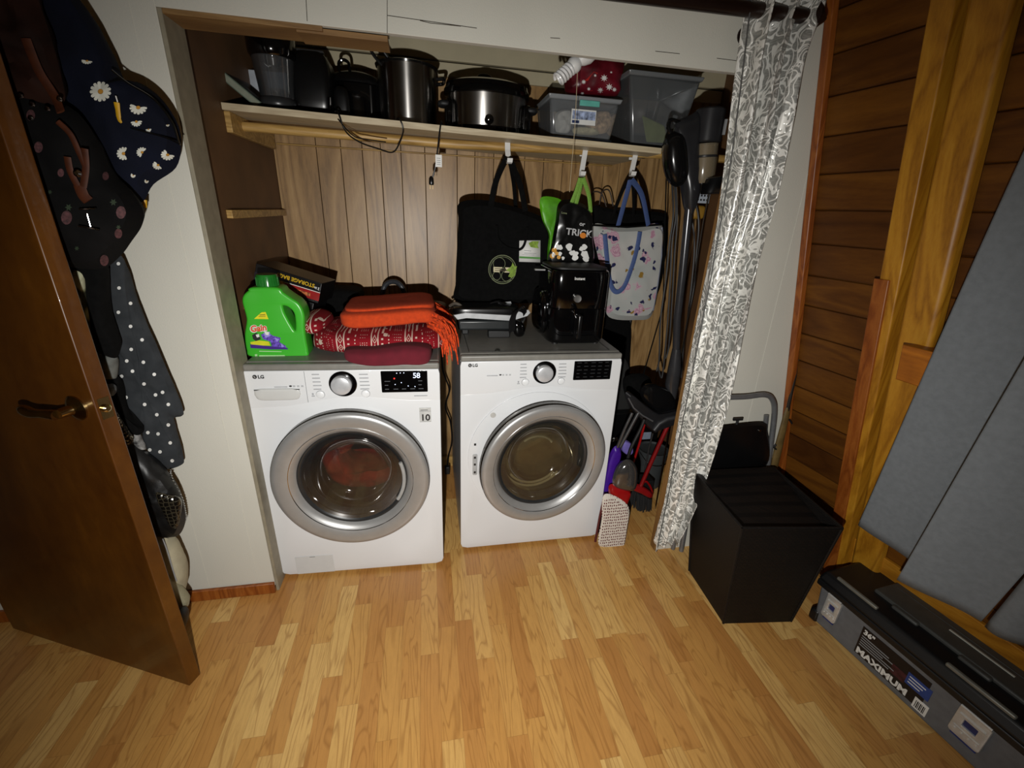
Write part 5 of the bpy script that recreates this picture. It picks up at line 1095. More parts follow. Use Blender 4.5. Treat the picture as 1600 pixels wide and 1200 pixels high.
def edge(pl, v):
    P_ = [at(x, y, -.09+.0*i) for i, (x, y) in enumerate(pl)]; return cr(P_, 101, False)[int(round(v*100))]
NL = cr([at(x, y, -.085) for x, y in Lx_], 121, False); NR = cr([at(x, y, -.085) for x, y in Rx_], 121, False)
b = MB()
def cf(u, v):
    k = int(round(v*120)); l, r = NL[k], NR[k]
    p = l.lerp(r, u); wdt = (r-l).length
    f = .030*math.sin(u*2*PI*3.1+.6*math.sin(v*5))+.012*math.sin(u*2*PI*7+v*9)
    p.y += -.02+f*(1-.15*v); p.x += .006*math.sin(u*40+v*12)
    if v > .985: p.z += -.012+.020*abs(math.sin(u*7))
    return p
b.grid(cf, 110, 120); b.build('curtain_panel', lace(), t, solid=.0025, smooth=60)
b = MB(); hemL = [l+V(.002, -.028, 0) for l in NL[4:]]; b.tube(hemL[::4], .0022, 6); b.build('hem_seam', mat('hem_grey', '#4a4a48', .6), t)
t = thing('curtain_rod', 'dark brown curtain rod with a flared end above the closet opening', 'curtain rod', tuple(at(1215, 22, -.10)))
M_ROD = mat('rod_bronze', '#21130d', .35, .3)
ra, rb = at(880, -22, -.10), at(1215, 20, -.10); rd = (rb-ra).normalized(); re_ = at(1262, 26, -.10)
b = MB(); b.tube([V(-.05, -.10, ra.z-(ra.x+.05)*rd.z/rd.x), ra, rb, re_], .0195, 24); b.build('rod', M_ROD, t)
FM = frame(re_, (0, 1, 0), rd)
b = MB(); b.lathe([(.016, -.02), (.020, 0), (.040, .012), (.036, .022), (.018, .045), (.012, .055), (.005, .062), (0, .064)], FM, 32); b.build('finial', M_ROD, t)
b = MB(); b.lathe([(.0175, -.004), (.021, -.002), (.021, .020), (.0175, .022)], frame(at(1195, 22, -.10), (0, 1, 0), rd), 24); b.tube([at(1200, 26, -.10)+V(0, .01, -.01), V(at(1200, 26, -.10).x, -.002, rb.z-.03)], .010, 12); b.lathe([(.025, 0), (.025, .005)], Matrix.Translation(V(at(1200, 26, -.10).x, -.0005, rb.z-.03)) @ Matrix.Rotation(PI/2, 4, 'X'), 20); b.build('bracket', M_ROD, t)

# grey window curtain in front of the leaning wall
t = thing('grey_curtain', 'plain grey fabric curtain with deep folds hanging over the board wall', 'curtain', tuple(atw(1530, 975, .2)))
M_GC = mat('grey_curtain_cloth', '#70767b', .95, var=.04, vs=60, bump=.5, bs=700)
def panel(name, topL, botL, topR, botR, o0, o1, amp, nw, zadd=0):
    """a fall of cloth between two edges given on the leaning plane"""
    m_ = MB()
    def f(u, v):
        l = topL.lerp(botL, v); r = topR.lerp(botR, v); p = l.lerp(r, u)
        w_ = amp*math.sin(u*PI*2*nw+.8*v)
        return p+V(-w_-.01*math.sin(v*4+u*2), 0, -.2*w_)
    m_.grid(f, 40, 50); return m_.build(name, M_GC, t, solid=.004, smooth=60)
zT = 2.25
def ext(a, b_, z):  # carry the line a-b up to height z
    k = (z-a.z)/(b_.z-a.z); return a.lerp(b_, k)
a1, a2 = atw(1340, 820, .15), atw(1600, 250, .15); e1, e2 = atw(1415, 874, .13), atw(1600, 560, .13)
panel('curtain_fold', ext(a1, a2, zT), a1, ext(e1, e2, zT)+V(0, -.05, 0), e1+V(0, -.05, 0), 0, 0, .006, .8)
a1, a2 = atw(1401, 905, .24), atw(1600, 572, .24); e1, e2 = atw(1529, 972, .19), atw(1600, 868, .19)
tL = ext(a1, a2, zT); tR = ext(e1, e2, zT); tR = V(tR.x, min(tL.y-.2, tR.y), zT)
panel('curtain_fold', tL, a1, tR, e1, 0, 0, .008, .7)
a1 = atw(1546, 976, .15); tL2 = tR+V(.0, .0, 0)+V(-.03, 0, 0); e1 = V(a1.x+.10, a1.y-.45, a1.z+.0)
panel('curtain_fold', tL2, a1, V(tL2.x+.12, tL2.y-.6, zT), e1, 0, 0, .03, 2.2)
b = MB(); b.tube([rwp(-.40, 2.27, .15), rwp(-2.0, 2.27, .15)], .012, 16); tag(b.build('window_curtain_rod', M_ROD), 'dark rod above the frame carrying the grey curtain', 'curtain rod')

# ================================================================ STOOL, RIFLE, HAMPER, TOOLBOX
SY = -.035
t = thing('step_stool', 'folded grey tube step stool with a black step behind the wicker hamper', 'step stool', tuple(at(1130, 860, SY)))
a = [at(x, y, SY) for x, y in ((1066, 853), (1080, 770), (1096, 690), (1104, 650), (1112, 630), (1130, 622), (1165, 620), (1195, 617), (1207, 625), (1210, 645), (1205, 690), (1198, 740))]
a[0].z = .012; last = a[-1]; dirn = (a[-1]-a[-3]).normalized(); a.append(last+dirn*(last.z-.012)/-dirn.z)
pts = []
b = MB(); b.tube(cr(a, 90, False), .0115, 14); b.build('front_frame', M_GREYTUBE, t)
a2 = [p+V(-.034, .018, 0) for p in a[:4]]; a3 = [p+V(-.02, .018, -.02) for p in a[-4:]]
b = MB(); b.tube(cr(a2, 20, False), .0105, 12); b.build('rear_leg', M_GREYTUBE, t); b = MB(); b.tube(cr(a3, 20, False), .0105, 12); b.build('rear_leg', M_GREYTUBE, t)
b = MB(); sp = [at(x, y, SY-.005) for x, y in ((1103, 668), (1130, 665), (1180, 660), (1196, 662), (1199, 672), (1196, 728), (1100, 730), (1100, 680))]
b.puff(cr(sp, 60), .014, .014, 8, smooth=False, rings=8); st_ = b.build('step', M_BLK, t)
b = MB(); q = at(1151, 663, SY-.005); b.tube([q, q+V(0, 0, .022)], .006, 10); b.tube([q+V(-.022, 0, .024), q+V(.022, 0, .024)], .006, 10); b.build('catch', M_BLKM, t)
for x, y in ((1117, 677), (1187, 673)): q = at(x, y, SY-.02); b = MB(); b.lathe([(.006, 0), (.006, .002), (0, .003)], YM(q.x, SY-.020, q.z), 12); b.build('rivet', M_STEEL, st_)
# rifle
t = thing('rifle', 'old rifle with a worn brown stock leaning in the corner behind the hamper', 'rifle', tuple(at(1215, 735, -.02)))
r0, r1, r2, r3 = at(1251, 546, -.016), at(1229, 648, -.03), at(1216, 700, -.035), at(1200, 775, -.05)
b = MB(); b.tube([r0, r1], .0075, 14); b.lathe([(.010, -.004), (.010, .006), (.007, .008)], frame(r0, (0, 1, 0), r0-r1), 14); b.build('barrel', mat('gun_metal', '#4a4641', .3, .8), t)
b = MB(); b.tube([r1+(r0-r1)*.12, r1, r2, r2.lerp(r3, .5), r3, r3+(r3-r2)*.35], [.010, .015, .020, .018, .030, .034], 16, flat=.6); b.build('stock', mat('stock_brown', '#5f4d2c', .35, var=.2, vs=14), t)
b = MB(); b.tube([r1+V(.012, -.01, -.02), r1+V(.03, -.012, -.04)], .004, 8); b.build('bolt', M_PRINTK, t); b = MB(); b.tube(cr([r2+V(-.02, -.01, .0), r2+V(-.032, -.01, .01), r2+V(-.028, -.01, .025)], 8, False), .004, 8); b.build('trigger', M_PRINTK, t)

# hamper
zt = .50
TF = [V(1.751, -.446, zt), V(2.126, -.497, zt), V(2.172, -.098, zt), V(1.784, -.082, zt)]; BF = [V(1.805, -.433, .0), V(2.091, -.467, .0), V(2.105, -.17, .0), V(1.822, -.154, .0)]
t = thing('wicker_hamper', 'black woven hamper tapering to its base on the floor by the toolbox', 'laundry hamper', (1.95, -.3, 0))
def wicker():
    q = NT('black_wicker'); ck = q.node('TexBrick', _Scale=32, _Mortar_Size=.05, offset=.5); m = q.node('Mapping'); m.inputs['Scale'].default_value = (1, 1, 1)
    s3 = q.node('SeparateXYZ'); q.link(q.tc.outputs['Object'], s3.inputs[0]); cb = q.node('CombineXYZ'); q.link(q.math('ADD', s3.outputs[0], s3.outputs[1]), cb.inputs[0]); q.link(q.math('ADD', s3.outputs[2], q.math('MULTIPLY', s3.outputs[1], .0)), cb.inputs[1]); q.link(cb.outputs[0], ck.inputs['Vector'])
    ck.inputs['Color1'].default_value = lin('#0e0b09'); ck.inputs['Color2'].default_value = lin('#17110d'); ck.inputs['Mortar'].default_value = lin('#050404')
    q.set(.6, 0, .3, ck.outputs['Color']); q.bump(ck.outputs['Fac'], -.8, .004); return q.m
M_WK = wicker()
b = MB(); ins = .006
b.add(BF+TF+[p.lerp(V(1.955, -.28, p.z), .03) for p in TF]+[p.lerp(V(1.955, -.3, .01), .05)+V(0, 0, .01) for p in BF], [(3, 2, 1, 0)]+[(i, (i+1) % 4, (i+1) % 4+4, i+4) for i in range(4)]+[(i+4, (i+1) % 4+4, (i+1) % 4+8, i+8) for i in range(4)]+[(i+8, (i+1) % 4+8, (i+1) % 4+12, i+12) for i in range(4)]+[(12, 13, 14, 15)])
b.build('basket', M_WK, t, bevel=.004)
# lid lying in and sagging towards the front, dark gap at the front edge
q = [TF[0].lerp(TF[2], .03)+V(0, .0, -.045), TF[1].lerp(TF[3], .03)+V(0, .0, -.045), TF[2]+V(-.004, -.004, .006), TF[3]+V(.004, -.004, .006)]
b = MB(); b.hexa([p+V(0, 0, -.008) for p in q]+q); ldm = b.build('lid', M_WK, t, bevel=.003)
b = MB()
for i in range(7):
    p = TF[1].lerp(TF[2], .12+.12*i)+V(-.03, 0, -.012+.004*i); b.box((p.x-.018, p.y-.010, p.z+.0), (p.x+.018, p.y+.010, p.z+.012))
    b.build('weave_slot', M_PRINTK, ldm) if False else None
for k in range(4):
    b = MB(); b.tube([TF[k], TF[(k+1) % 4]], .0055, 8); b.build('rim', M_WK, t)
for k in range(4):
    b = MB(); b.tube([BF[k].lerp(TF[k], .01), TF[k]], .005, 8); b.build('corner_post', M_WK, t)

# toolbox: axes e along (towards the room), n out from the wall
o = V(2.182, -.452, 0); e = V(.070, -.60, 0).normalized(); nrm = V(-e.y, e.x, 0)*-1
if nrm.x > 0: nrm = -nrm
TM = Matrix(((e.x, -nrm.x, 0, o.x), (e.y, -nrm.y, 0, o.y), (0, 0, 1, 0), (0, 0, 0, 1)))   # x along, y to the wall, z up
tb = bpy.data.objects.new('toolbox', None); COL.objects.link(tb); tb.matrix_world = TM; WM['toolbox'] = TM
tag(tb, 'long grey and black plastic toolbox with silver latches under the grey curtain', 'toolbox')
TL_, TD = .93, .225
M_TBG = mat('toolbox_grey', '#606265', .55, bump=.3, bs=400); M_TBK = mat('toolbox_black', '#111112', .4, bump=.1); M_TBL = mat('toolbox_lid_grey', '#3b3b38', .55, bump=.25, bs=300)
L = dict(local=True)
b = MB(); b.hexa([V(.02, .012, .0), V(TL_-.02, .012, 0), V(TL_-.02, TD-.02, 0), V(.02, TD-.02, 0), V(.006, 0, .185), V(TL_-.006, 0, .185), V(TL_-.006, TD-.01, .185), V(.006, TD-.01, .185)]); b.build('tub', M_TBG, tb, bevel=.010, seg=3, **L)
b = MB(); b.box((.0, .004, .0), (.035, TD-.015, .055)); b.build('corner_foot', M_TBK, tb, bevel=.008, **L)
b = MB(); b.box((TL_-.035, .004, .0), (TL_, TD-.015, .055)); b.build('corner_foot', M_TBK, tb, bevel=.008, **L)
b = MB(); b.box((-.006, -.010, .180), (TL_+.006, TD, .208)); b.build('lower_lip', M_TBK, tb, bevel=.006, seg=3, **L)
b = MB(); b.hexa([V(-.008, -.014, .210), V(TL_+.008, -.014, .210), V(TL_+.008, TD, .210), V(-.008, TD, .210), V(.004, .004, .250), V(TL_-.004, .004, .250), V(TL_-.004, TD-.01, .256), V(.004, TD-.01, .256)]); lid = b.build('lid', M_TBK, tb, bevel=.010, seg=3, **L)
b = MB(); b.box((.13, .085, .246), (.70, TD-.012, .264)); b.build('lid_tray', M_TBL, lid, bevel=.006, **L)
for x0 in (.20, .40, .58):
    b = MB(); b.box((x0, .070, .247), (x0+.085, .10, .262)); b.build('lid_step', M_TBL, lid, bevel=.006, **L)
b = MB(); b.box((.33, TD-.075, .263), (.50, TD-.068, .267)); b.build('lid_ridge', mat('ridge_light', '#a5a49a', .4), lid, bevel=.001, **L)
b = MB(); b.box((.15, TD-.05, .263), (.66, TD-.046, .2655)); b.build('lid_ridge', M_TBL, lid, bevel=.001, **L)
for x0, x1 in ((.045, .195), (.405, .575), (.72, .88)):
    b = MB(); b.box((x0, .006, .246), (x1, .020, .259)); b.build('rail', mat('rail_dull_metal', '#77766e', .45, .4), lid, bevel=.004, **L)
for x0, w_ in ((.075, .052), (.52, .075), (.80, .06)):
    b = MB(); plate(b, [rrect(x0-w_/2, .075, x0+w_/2, .178, .008), rrect(x0-w_/4, .115, x0+w_/4, .145, .004)], YM(0, -.004, 0), .004, .002); lt = b.build('latch', mat('latch_metal', '#c9c9c6', .28, .5, var=.05, vs=60), tb, **L)
    b = MB()
    for q_ in (-.36, -.12, .12, .36): b.lathe([(.0035, 0), (.003, .003), (0, .0035)], YM(x0+q_*w_, -.0095, .094), 12)
    b.tube([V(x0-w_/2+.006, -.010, .104), V(x0+w_/2-.006, -.010, .104)], .003, 8); b.tube([V(x0-w_/2+.006, -.010, .155), V(x0+w_/2-.006, -.010, .155)], .004, 8); tag(b.build('latch_relief', mat('latch_relief', '#dcdcd8', .25, .5), lt, **L), kind='stuff')
    b = MB(); b.box((x0-w_/4, -.003, .117), (x0+w_/4, .002, .143)); b.build('latch_window', mat('latch_blue', '#262b56', .4), lt, **L)
    b = MB(); b.tube([V(x0-w_/2, -.008, .180), V(x0+w_/2, -.008, .180)], .006, 10); b.build('hinge_bar', mat('latch_metal', '#9b988c', .3, .85), lt, **L)
    b = MB(); b.box((x0-w_/2+.005, -.001, .060), (x0+w_/2-.005, .004, .078)); b.build('blue_tab', mat('tab_blue', '#1d2d66', .5), lt, **L)
lab = (.205, .40)
b = MB(); b.box((lab[0], -.0015+.004, .035), (lab[1], .0045, .160)); 
FA = math.atan2(.012, .185)
FMx = Matrix.Translation(V(0, .012, 0)) @ Matrix.Rotation(FA, 4, 'X') @ Matrix.Rotation(PI/2, 4, 'X')   # x right, y up the face, z out
def face(mb, x0, x1, z0, z1, off): mb.hexa([FMx @ V(x0, z0, 0), FMx @ V(x1, z0, 0), FMx @ V(x1, z1, 0), FMx @ V(x0, z1, 0), FMx @ V(x0, z0, off), FMx @ V(x1, z0, off), FMx @ V(x1, z1, off), FMx @ V(x0, z1, off)])
b = MB(); face(b, .185, .405, .030, .160, .0015); lb = b.build('label', mat('label_black', '#0f0d12', .4), tb, **L)
b = MB(); face(b, .345, .415, .085, .135, .0022); b.build('label_blue', mat('label_blue', '#27407f', .4), lb, **L)
b = MB(); face(b, .385, .425, .022, .068, .0024); b.build('barcode_patch', M_PRINTW, lb, **L)
b = MB()
for i in range(7): face(b, .391+i*.0042, .3928+i*.0042+(.001 if i % 2 else 0), .028, .058, .0030)
b.build('barcode_bars', M_PRINTK, lb, **L)
b = MB(); text(b, 'MAXIMUM', FMx @ Matrix.Translation(V(.190, .036, .0018)), .037, .0005, .0016, sp=1.0); b.build('brand_lettering', M_PRINTW, lb, **L)
b = MB(); text(b, '36"', FMx @ Matrix.Translation(V(.192, .132, .0018)), .028, .0004, .001); b.build('size_lettering', M_PRINTW, lb, **L)
b = MB()
for i, (x1) in enumerate((.285, .30, .27, .31, .295)): face(b, .192, x1, .118-i*.0105, .1215-i*.0105, .0022)
b.build('label_lines', M_PRINTG, lb, **L)
b = MB()
for i in range(3): face(b, .352, .40-.006*i, .120-i*.012, .1235-i*.012, .0028)
b.build('blue_lines', M_PRINTW, lb, **L)
b = MB(); face(b, .30, .345, .075, .115, .0020); b.build('label_emblem', mat('label_maroon', '#3c1a22', .4, var=.3, vs=60), lb, **L)

# ================================================================ CLOTHES AND BAGS BETWEEN THE DOOR AND THE WALL
def hang(name, label, cat, px, Y, tf, tb, m, e=2.6, wr=.012, wf=14, n=72, smooth=True, seed=0, group=None, keep=False):
    mb = MB(); mb.puff([at(x, y, Y) for x, y in px], tf, tb, e, wr=wr, wf=wf, n=n, seed=seed)
    bv = mb.bvh()
    if keep: return mb, bv
    o = mb.build(name, m); tag(o, label, cat, group); return o, bv
M_NAVY = mat('navy_cloth', '#080c1b', .9, 0, .2, var=.2, vs=8, bump=.4, bs=500)
M_DAISY = mat('daisy_white', '#c9c9bd', .8)
M_DAISYC = mat('daisy_yellow', '#b07c22', .8)
# navy daisy bag
t = thing('daisy_backpack', 'navy blue backpack printed with white daisies hanging by the door edge', 'backpack', tuple(at(200, 320, -.12)))
mb = MB(); mb.puff([at(x, y, -.13) for x, y in ((30, -60), (90, -40), (128, 5), (152, 45), (175, 95), (186, 128), (215, 128), (250, 152), (276, 190), (283, 225), (275, 262), (240, 288), (222, 316), (195, 310), (160, 280), (120, 200), (80, 110), (40, 20))], .055, .05, 2.6, wr=.016, wf=11, n=90)
bv = mb.bvh()
def daisy(mb, mc, x, y, r, k=13, rot=0, sq=1, a0=0, a1=2*PI):
    for i in range(k):
        a = rot+2*PI*i/k
        if not (a0 <= (a-rot) <= a1): continue
        ca, sa = math.cos(a), math.sin(a); w_ = .20
        pts = []
        for rr_, ww in ((.25, .07), (.6, .17), (.92, .15), (1.0, .0), (.92, -.15), (.6, -.17), (.25, -.07)):
            pts.append((x+r*(rr_*ca-ww*sa), y+r*sq*(rr_*sa+ww*ca)))
        stamp(mb, bv, [pts], .0022)
    stamp(mc, bv, [[(x+r*.24*math.cos(q), y+r*.24*sq*math.sin(q)) for q in [2*PI*j/10 for j in range(10)]]], .0032)
class Slot:
    def __init__(s, mb, i): s.mb, s.i = mb, i
    def add(s, vs, fs): s.mb.cur = s.i; s.mb.add(vs, fs)
m1, m2 = Slot(mb, 1), Slot(mb, 2)
for x, y, r, rot, sq, a1 in ((157, 143, 17, .2, .95, 7), (216, 168, 14, .1, .8, 3.6), (213, 190, 9, 0, .9, 3), (193, 240, 11, 1.2, .95, 4.2), (262, 242, 11, .3, .8, 4), (247, 258, 9, 1, .8, 3), (222, 238, 9, 2.0, .9, 3.5), (136, 95, 9, .4, .6, 3.2), (192, 300, 9, 3, .8, 3.4), (208, 274, 4, 0, 1, 4), (229, 283, 3.5, 0, 1, 4), (232, 202, 4.5, 0, 1, 3), (262, 195, 3, 0, 1, 3)): daisy(m1, m2, x, y, r, 13, rot, sq, 0, a1)
mb.build('bag_body', [M_NAVY, M_DAISY, M_DAISYC], t)
b = MB(); b.tube(cr([at(x, y, -.195) for x, y in ((182, 160), (184, 172), (186, 186), (190, 192))], 10, False), [.006, .006, .0055, .005, .005, .005, .004, .004, .003, .002], 8, flat=.4); b.build('yellow_pull', mat('pull_yellow', '#c29414', .5), t)
b = MB(); b.tube([at(181, 150, -.195), at(184, 160, -.195)], .003, 8); b.build('zip_slider', M_STEEL, t)
b = MB(); b.tube([at(226, 312, -.12), at(226, 324, -.12)], .0055, 8); b.build('lower_pull', mat('pull_yellow', '#c29414', .5), t)
for pl in (((175, 110), (200, 130), (240, 155), (268, 190), (280, 225)), ((205, 200), (235, 208), (262, 216), (282, 226))):
    b = MB(); b.tube(cr([at(x, y, -.178) for x, y in pl], 24, False), .0045, 8, flat=.5); b.build('zip_seam', M_BLK, t)
# brown coat
o, bv = hang('brown_coat', 'dark reddish brown leather coat hanging at the top left behind the door', 'coat', ((-120, -80), (-20, -90), (40, -60), (60, 0), (80, 60), (96, 120), (100, 160), (70, 178), (30, 170), (-20, 150), (-90, 120), (-130, 0)), -.235, .035, .04, mat('brown_leather', '#210f08', .8, 0, .15, var=.3, vs=12), wr=.022, wf=16)
# black pineapple backpack
t = thing('pineapple_backpack', 'black backpack with faded pink pineapple print, brown leather straps and buckle', 'backpack', tuple(at(150, 415, -.2)))
mb = MB(); mb.puff([at(x, y, -.225) for x, y in ((-40, 120), (30, 120), (75, 150), (120, 175), (150, 215), (175, 268), (205, 300), (223, 328), (222, 352), (205, 378), (190, 398), (165, 418), (130, 420), (98, 412), (60, 380), (20, 300), (-40, 220))], .060, .05, 2.8, wr=.014, wf=11, n=90)
bv = mb.bvh()
m1, m2 = Slot(mb, 1), Slot(mb, 2)
for x, y, r in ((104, 340, 10), (189, 332, 9), (92, 387, 8), (163, 407, 8), (185, 365, 7), (60, 230, 8), (95, 270, 6), (48, 180, 8), (165, 275, 6)):
    stamp(m1, bv, [[(x+r*.85*math.cos(a), y+r*1.1*math.sin(a)) for a in [2*PI*j/14 for j in range(14)]]], .003)
for x, y, r in ((107, 324, 6), (177, 316, 6), (78, 300, 4), (120, 398-10, 4), (185, 355, 4)): stamp(m2, bv, [star(x, y, r, 6, .5)], .003)
mb.build('bag_body', [mat('black_print_cloth', '#0a0909', .85, 0, .15, var=.3, vs=10, bump=.3, bs=400), mat('print_dusty_pink', '#4a2a2c', .8, var=.3, vs=150), mat('print_dull_green', '#22301c', .8)], t)
M_LEA = mat('brown_strap_leather', '#43200f', .6, 0, .25, var=.15, vs=40)
for pl, wd in ((((105, 245), (110, 268), (122, 292)), .007), (((132, 232), (134, 262), (130, 292)), .007), (((124, 290), (130, 305), (138, 314)), .012), (((90, 190), (110, 210), (124, 240), (134, 262)), .006), (((40, 60), (60, 110), (85, 150), (95, 175)), .009)):
    b = MB(); strap(b, [at(x, y, -.292 if y > 150 else -.275) for x, y in pl], wd); b.build('leather_strap', M_LEA, t)
b = MB(); b.lathe([(.008, 0), (.008, .003), (.004, .006), (0, .006)], YM(at(122, 271, -.30).x, -.300, at(122, 271, -.30).z), 16); b.build('stud', M_CHROME, t)
b = MB(); b.tube([at(x, y, -.296) for x, y in ((124, 327), (150, 326))], .0022, 6); b.tube([at(x, y, -.296) for x, y in ((123, 353), (155, 359))], .0022, 6); b.tube([at(136, 334, -.290), at(142, 356, -.290)], .0015, 6); b.build('buckle', M_CHROME, t)
for x, y in ((50, 163), (48, 185), (93, 155), (74, 170), (32, 150)):
    q = at(x, y, -.29); b = MB(); b.lathe([(.005, 0), (.004, .003), (0, .004)], YM(q.x, -.290, q.z), 12); b.build('snap', M_STEEL, t)
# dotted dress
def dots():
    q = NT('dotted_grey_cloth'); q.set(.9, 0, .2, q.ramp(q.noise(q.co(), 25, 4), [(.3, '#292c2f'), (.7, '#35383b')])); q.bump(q.noise(q.co(), 400, 2), .3, .001); return q.m
mb, bv = hang('', '', '', ((158, 405), (190, 400), (203, 440), (222, 490), (245, 540), (268, 595), (286, 640), (284, 650), (271, 655), (276, 680), (287, 715), (284, 726), (262, 733), (246, 725), (230, 700), (222, 668), (200, 640), (188, 600), (184, 560), (182, 530), (168, 500), (160, 450)), -.09, .030, .028, None, wr=.010, wf=16, keep=True, n=110)
t = thing('dotted_dress', 'dark grey dress with white polka dots hanging between door and white wall', 'dress', tuple(at(262, 733, -.09)))
m1 = Slot(mb, 1)
for x, y in ((167, 427), (185, 412), (186, 450), (204, 474), (185, 488), (204, 510), (222, 531), (205, 546), (198, 564), (224, 566), (207, 580), (190, 588), (241, 585), (225, 600), (197, 621), (243, 617), (254, 613), (226, 632), (263, 632), (207, 650), (245, 648), (273, 651), (263, 664), (231, 676), (247, 678), (266, 692), (234, 703), (250, 706), (269, 720), (255, 729)):
    stamp(m1, bv, [[(x+2.9*math.cos(a), y+2.7*math.sin(a)) for a in [2*PI*j/12 for j in range(12)]]], .0015)
mb.build('dress_cloth', [dots(), M_PRINTW], t)
# black garment
hang('black_cardigan', 'black cardigan sleeve hanging below the pineapple backpack', 'cardigan', ((112, 400), (160, 402), (166, 440), (170, 490), (182, 525), (188, 545), (182, 559), (165, 556), (144, 543), (138, 500), (125, 450)), -.17, .03, .03, M_BLACKCLOTH, wr=.008)
# olive scarf
def scarf():
    q = NT('patterned_scarf'); w_ = q.node('TexWave', _Scale=9, _Distortion=9, _Detail=1); q.link(q.co(), w_.inputs['Vector'])
    q.set(.8, 0, .2, q.ramp(w_.outputs['Color'], [(.2, '#2b2d20'), (.45, '#6f7050'), (.8, '#a8a88c')])); return q.m
hang('patterned_scarf', 'olive and cream patterned scarf hanging next to the door edge', 'scarf', ((104, 425), (128, 428), (133, 460), (140, 500), (145, 540), (138, 555), (125, 520), (110, 470)), -.20, .015, .015, scarf(), wr=.008)
# silver-grey folded pieces
hang('grey_shirt', 'light grey folded shirt sleeve left of the polka dot dress', 'shirt', ((140, 548), (162, 552), (182, 558), (183, 585), (178, 592), (158, 590), (146, 570)), -.15, .02, .02, mat('shirt_grey', '#5e605c', .8, var=.2, vs=30), wr=.008)
hang('black_skirt', 'black cloth hanging behind the dotted dress above the sequin bag', 'skirt', ((150, 585), (185, 588), (192, 620), (205, 655), (225, 672), (212, 680), (190, 665), (165, 625)), -.14, .02, .02, M_BLACKCLOTH, wr=.006)
hang('knit_hat', 'small grey knitted hat hanging left of the dotted dress', 'hat', ((160, 604), (172, 600), (180, 606), (178, 618), (164, 616)), -.185, .015, .015, mat('knit_grey', '#55585a', .9, var=.3, vs=60), wr=.002, n=30)
# sequin strap and bag
def sequin():
    q = NT('sequins'); v = q.node('TexVoronoi', _Scale=260); q.link(q.co(), v.inputs['Vector']); s3 = q.node('SeparateColor'); q.link(v.outputs['Color'], s3.inputs[0])
    q.set(.3, .7, .5, q.ramp(s3.outputs[0], [(.5, '#1a1712'), (.85, '#5a5140'), (.97, '#d8d0b8')])); q.bump(v.outputs['Distance'], .8, .002); return q.m
M_SEQ = sequin()
hang('sequin_scarf', 'glittering dark sequin scarf hanging along the door edge by the latch', 'scarf', ((162, 618), (170, 625), (185, 650), (203, 678), (208, 690), (190, 702), (180, 690), (168, 650)), -.19, .012, .012, M_SEQ, wr=.004)
t = thing('quilted_handbag', 'black handbag with a shiny quilted panel hanging low beside the door', 'handbag', tuple(at(260, 835, -.12)))
mb = MB(); mb.puff([at(x, y, -.14) for x, y in ((186, 690), (205, 694), (232, 712), (250, 730), (265, 748), (280, 772), (289, 800), (288, 822), (276, 838), (250, 838), (230, 835), (205, 780), (190, 730))], .045, .04, 2.6, wr=.012, n=80); bv = mb.bvh(); bag = mb.build('bag_body', mat('black_leather', '#0b0b0b', .45, var=.3, vs=20, bump=.3), t)
q = NT('quilted_gloss'); v = q.node('TexVoronoi', _Scale=70, feature='DISTANCE_TO_EDGE', _Randomness=.3); q.link(q.co(), v.inputs['Vector']); q.set(.15, .3, .6, q.ramp(v.outputs['Distance'], [(.03, '#4a4436'), (.12, '#14120f')])); q.bump(v.outputs['Distance'], .8, .004)
b = MB(); b.puff([at(x, y, -.182) for x, y in ((243, 771), (262, 773), (281, 780), (283, 800), (278, 822), (268, 824), (256, 800))], .012, .02, 3, n=40, rings=6); b.build('quilted_panel', q.m, t)
b = MB(); ch = cr([at(x, y, -.13) for x, y in ((266, 735), (270, 752), (284, 778), (289, 798), (290, 812), (284, 826))], 26, False)
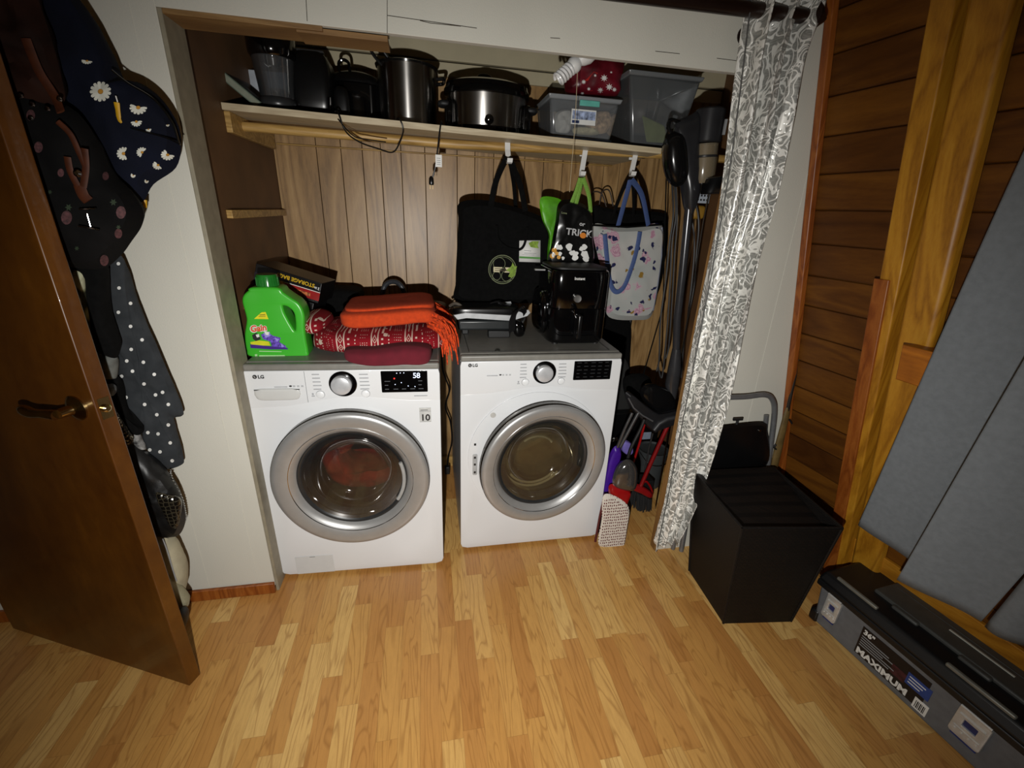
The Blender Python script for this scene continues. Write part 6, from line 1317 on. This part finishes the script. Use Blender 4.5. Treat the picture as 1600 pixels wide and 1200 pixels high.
for i, p in enumerate(ch): b.lathe([(.0001, -.004), (.004, 0), (.0001, .004)], Matrix.Translation(p), 8)
tag(b.build('chain', M_CHROME, t), kind='stuff')
hang('white_trim_blouse', 'white and black patterned cloth peeking out beneath the dotted dress', 'blouse', ((203, 668), (214, 672), (222, 690), (228, 702), (218, 700), (206, 685)), -.13, .012, .012, mat('blouse_white', '#7d7d7c', .8, var=.5, vs=40), wr=.004, n=40)
# cream canvas bag at the bottom
t = thing('canvas_bag', 'cream canvas bag standing on the floor in the gap behind the door', 'bag', tuple(at(275, 960, -.12)))
mb = MB(); mb.puff([at(x, y, -.15) for x, y in ((225, 836), (250, 838), (268, 846), (280, 866), (289, 890), (290, 915), (288, 923), (275, 915), (256, 892), (240, 870))], .035, .05, 2.8, wr=.006, n=70); body = mb.build('bag_body', mat('cream_canvas', '#a39c84', .9, var=.08, vs=20, bump=.5, bs=600), t)
mb = MB(); mb.puff([at(x, y, -.19) for x, y in ((250, 885), (262, 900), (280, 920), (296, 942), (276, 962), (268, 940), (256, 910))], .018, .03, 2.8, wr=.004, n=60); mb.build('bag_flap', mat('cream_canvas_flap', '#8f8a70', .9, var=.08, bump=.5, bs=600), t)
b = MB(); b.tube(cr([at(x, y, -.186) for x, y in ((254, 842), (262, 862), (270, 890), (276, 908))], 16, False), .002, 6); b.build('seam', M_PRINTG, t)
hang('black_shoe', 'black shoe tip on the floor under the cream canvas bag', 'shoe', ((274, 958), (286, 953), (292, 962), (290, 978), (280, 980)), -.24, .03, .03, M_BLKM, wr=0, n=30)
# rail the clothes hang from: pegs on the white wall
t = thing('coat_peg_rail', 'wooden peg rail on the white wall behind the door carrying the bags and coats', 'peg rail', (-.55, -.01, 1.98))
b = MB(); b.box((-.95, -.018, 1.96), (-.30, -.0005, 2.04)); b.build('board', M_OAKY, t, bevel=.003)
for x in (-.90, -.76, -.62, -.48, -.36):
    b = MB(); b.tube([V(x, -.018, 1.995), V(x, -.10, 2.01)], [.009, .012], 12); b.build('peg', M_OAKY, t)
